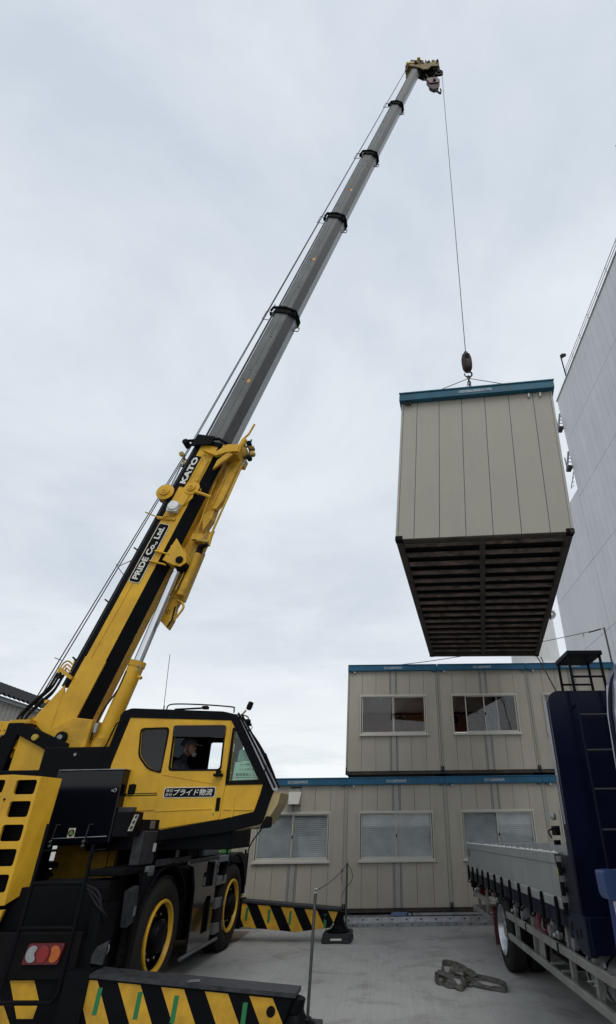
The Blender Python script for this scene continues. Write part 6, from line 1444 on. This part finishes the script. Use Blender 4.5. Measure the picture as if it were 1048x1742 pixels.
m = MB(Pf); m.prism(rpoly([(-.19, 1.445), (-.185, 1.30), (-.165, 1.265), (-.06, 1.27), (-.05, 1.40), (-.08, 1.45)], .02), -4.50, -4.34, blue2, order='adb'); m.box(-.06, .32, -4.49, -4.35, 1.42, 1.447, blue2); m.build('post_cap', post, bevel=.008)
m = MB(Pf)
for x in (-.142, -.092):
    m.prism([(x, 1.02), (x+.036, 1.02), (x+.03, 1.262), (x-.006, 1.262)], -4.485, -4.481, letter, order='adb')
    for z in (1.04, 1.08, 1.19, 1.22): m.prism([(x+.006, z), (x+.028, z), (x+.026, z+.022), (x+.004, z+.022)], -4.4875, -4.4855, inklet, order='adb')
m.prism([(-.13, 1.10), (-.117, 1.10), (-.11, 1.17), (-.128, 1.17)], -4.488, -4.486, blue, order='adb'); m.prism([(-.085, 1.12), (-.072, 1.12), (-.068, 1.17), (-.083, 1.17)], -4.488, -4.486, blue, order='adb')
m.tube(spline([(.05, -4.5, 1.16), (.09, -4.5, 1.08), (.13, -4.5, 1.0)], 3), .006, steel, 5); m.build('post_sticker', post)

# ================================================================== WEBBING SLING ON THE GROUND
def ribbon(mb, pts, wdir, wid, n=7, th=.004):
    P_ = [Vector(p) for p in spline(pts, n)]; Wd = [Vector(p) for p in spline(wdir, n)]
    vs_, fs_ = [], []
    for i, (p, wv_) in enumerate(zip(P_, Wd)):
        t = (P_[min(i+1, len(P_)-1)]-P_[max(i-1, 0)]).normalized(); wv_ = (wv_-t*wv_.dot(t)).normalized(); nn = t.cross(wv_)
        for a, b in ((-.5, -.5), (.5, -.5), (.5, .5), (-.5, .5)):
            q = p+wv_*wid*a+nn*th*b; q.z = max(q.z, .007+.0015*b); vs_.append(tuple(q))
    for i in range(len(P_)-1):
        for k in range(4): fs_.append((i*4+k, i*4+(k+1) % 4, (i+1)*4+(k+1) % 4, (i+1)*4+k))
    fs_ += [(0, 1, 2, 3), tuple(len(vs_)-4+k for k in range(4))]
    mb.raw(vs_, fs_, webbing)
m = MB()
Zu = (0, 0, 1)
W_ = .05
ribbon(m, [(1.00, 8.62, .04), (1.10, 8.60, .045), (1.26, 8.50, .035), (1.40, 8.33, .03), (1.455, 8.15, .03), (1.42, 7.98, .03), (1.36, 8.00, .028), (1.24, 8.10, .025), (1.12, 8.20, .03), (1.04, 8.33, .04), (1.00, 8.48, .04)],
       [(0, .8, .6), (0, .9, .5), (.2, .7, .7), (.5, .2, 1), (0, 0, 1), (.2, .3, 1), (0, .5, .9), (0, .9, .3), (0, .9, .5), (.3, .4, .8), (0, .5, .8)], W_*1.15)
ribbon(m, [(.74, 8.60, .03), (.72, 8.82, .06), (.76, 9.05, .09), (.90, 9.00, .085), (1.02, 8.88, .06), (1.08, 8.72, .04), (1.0, 8.60, .03)],
       [(1, .2, .3), (.6, 0, .8), (0, .2, 1), (0, .4, 1), (0, .5, 1), (0, 0, 1), (0, .9, .4)], W_*1.5)
ribbon(m, [(.70, 8.72, .03), (.62, 8.64, .03), (.595, 8.48, .03), (.63, 8.34, .03), (.70, 8.36, .03), (.75, 8.48, .04), (.72, 8.62, .05), (.64, 8.66, .055), (.60, 8.56, .05), (.64, 8.44, .04)],
       [(0, .5, 1), (0, 0, 1), (0, 0, 1), (.3, .3, 1), (.2, .2, 1), (.5, 0, .6), (0, .6, .5), (0, .3, 1), (0, 0, 1), (.6, .2, .6)], W_)
ribbon(m, [(.64, 8.70, .07), (.74, 8.56, .065), (.80, 8.36, .05), (.84, 8.14, .03), (.90, 8.06, .03), (.95, 8.18, .035), (.93, 8.36, .06), (.98, 8.50, .07), (1.06, 8.62, .06)],
       [(0, .8, .5), (.4, .7, .7), (.8, .3, .5), (.9, .1, .3), (.4, .4, .8), (.1, .3, 1), (.7, .2, .4), (0, .3, 1), (0, .3, 1)], W_*1.1)
ribbon(m, [(.68, 8.36, .015), (.74, 8.22, .02), (.84, 8.18, .02), (.98, 8.26, .03), (1.02, 8.42, .03), (.96, 8.60, .03), (.84, 8.76, .035), (.72, 8.74, .03)],
       [(0, 1, .2), (.5, .8, .5), (0, 1, .3), (.6, .6, .4), (1, 0, .4), (.8, .5, .3), (0, 1, .4), (.3, 1, .7)], W_)
ribbon(m, [(.80, 8.66, .09), (.92, 8.62, .10), (1.0, 8.70, .09), (1.10, 8.66, .07), (1.13, 8.52, .05), (1.05, 8.40, .035), (.98, 8.30, .03), (1.04, 8.22, .02)],
       [(0, .9, .5), (0, .6, .8), (.1, .4, 1), (.4, .6, .7), (.8, 0, .5), (.4, .4, .6), (.9, .1, .2), (.5, .8, .2)], W_)
ribbon(m, [(.84, 8.80, .10), (.90, 8.70, .115), (.98, 8.58, .09), (1.06, 8.52, .07), (1.08, 8.40, .04), (1.02, 8.34, .03)],
       [(.8, .4, .2), (.6, .6, .2), (.2, .8, .5), (.2, 1, .3), (1, .1, .3), (.8, .6, .2)], W_)
tag(origin(m.build('webbing_sling', smooth=40), (1.0, 8.5, 0)), 'crumpled grey webbing sling lying in loops on the concrete beside the truck wheel', 'sling')
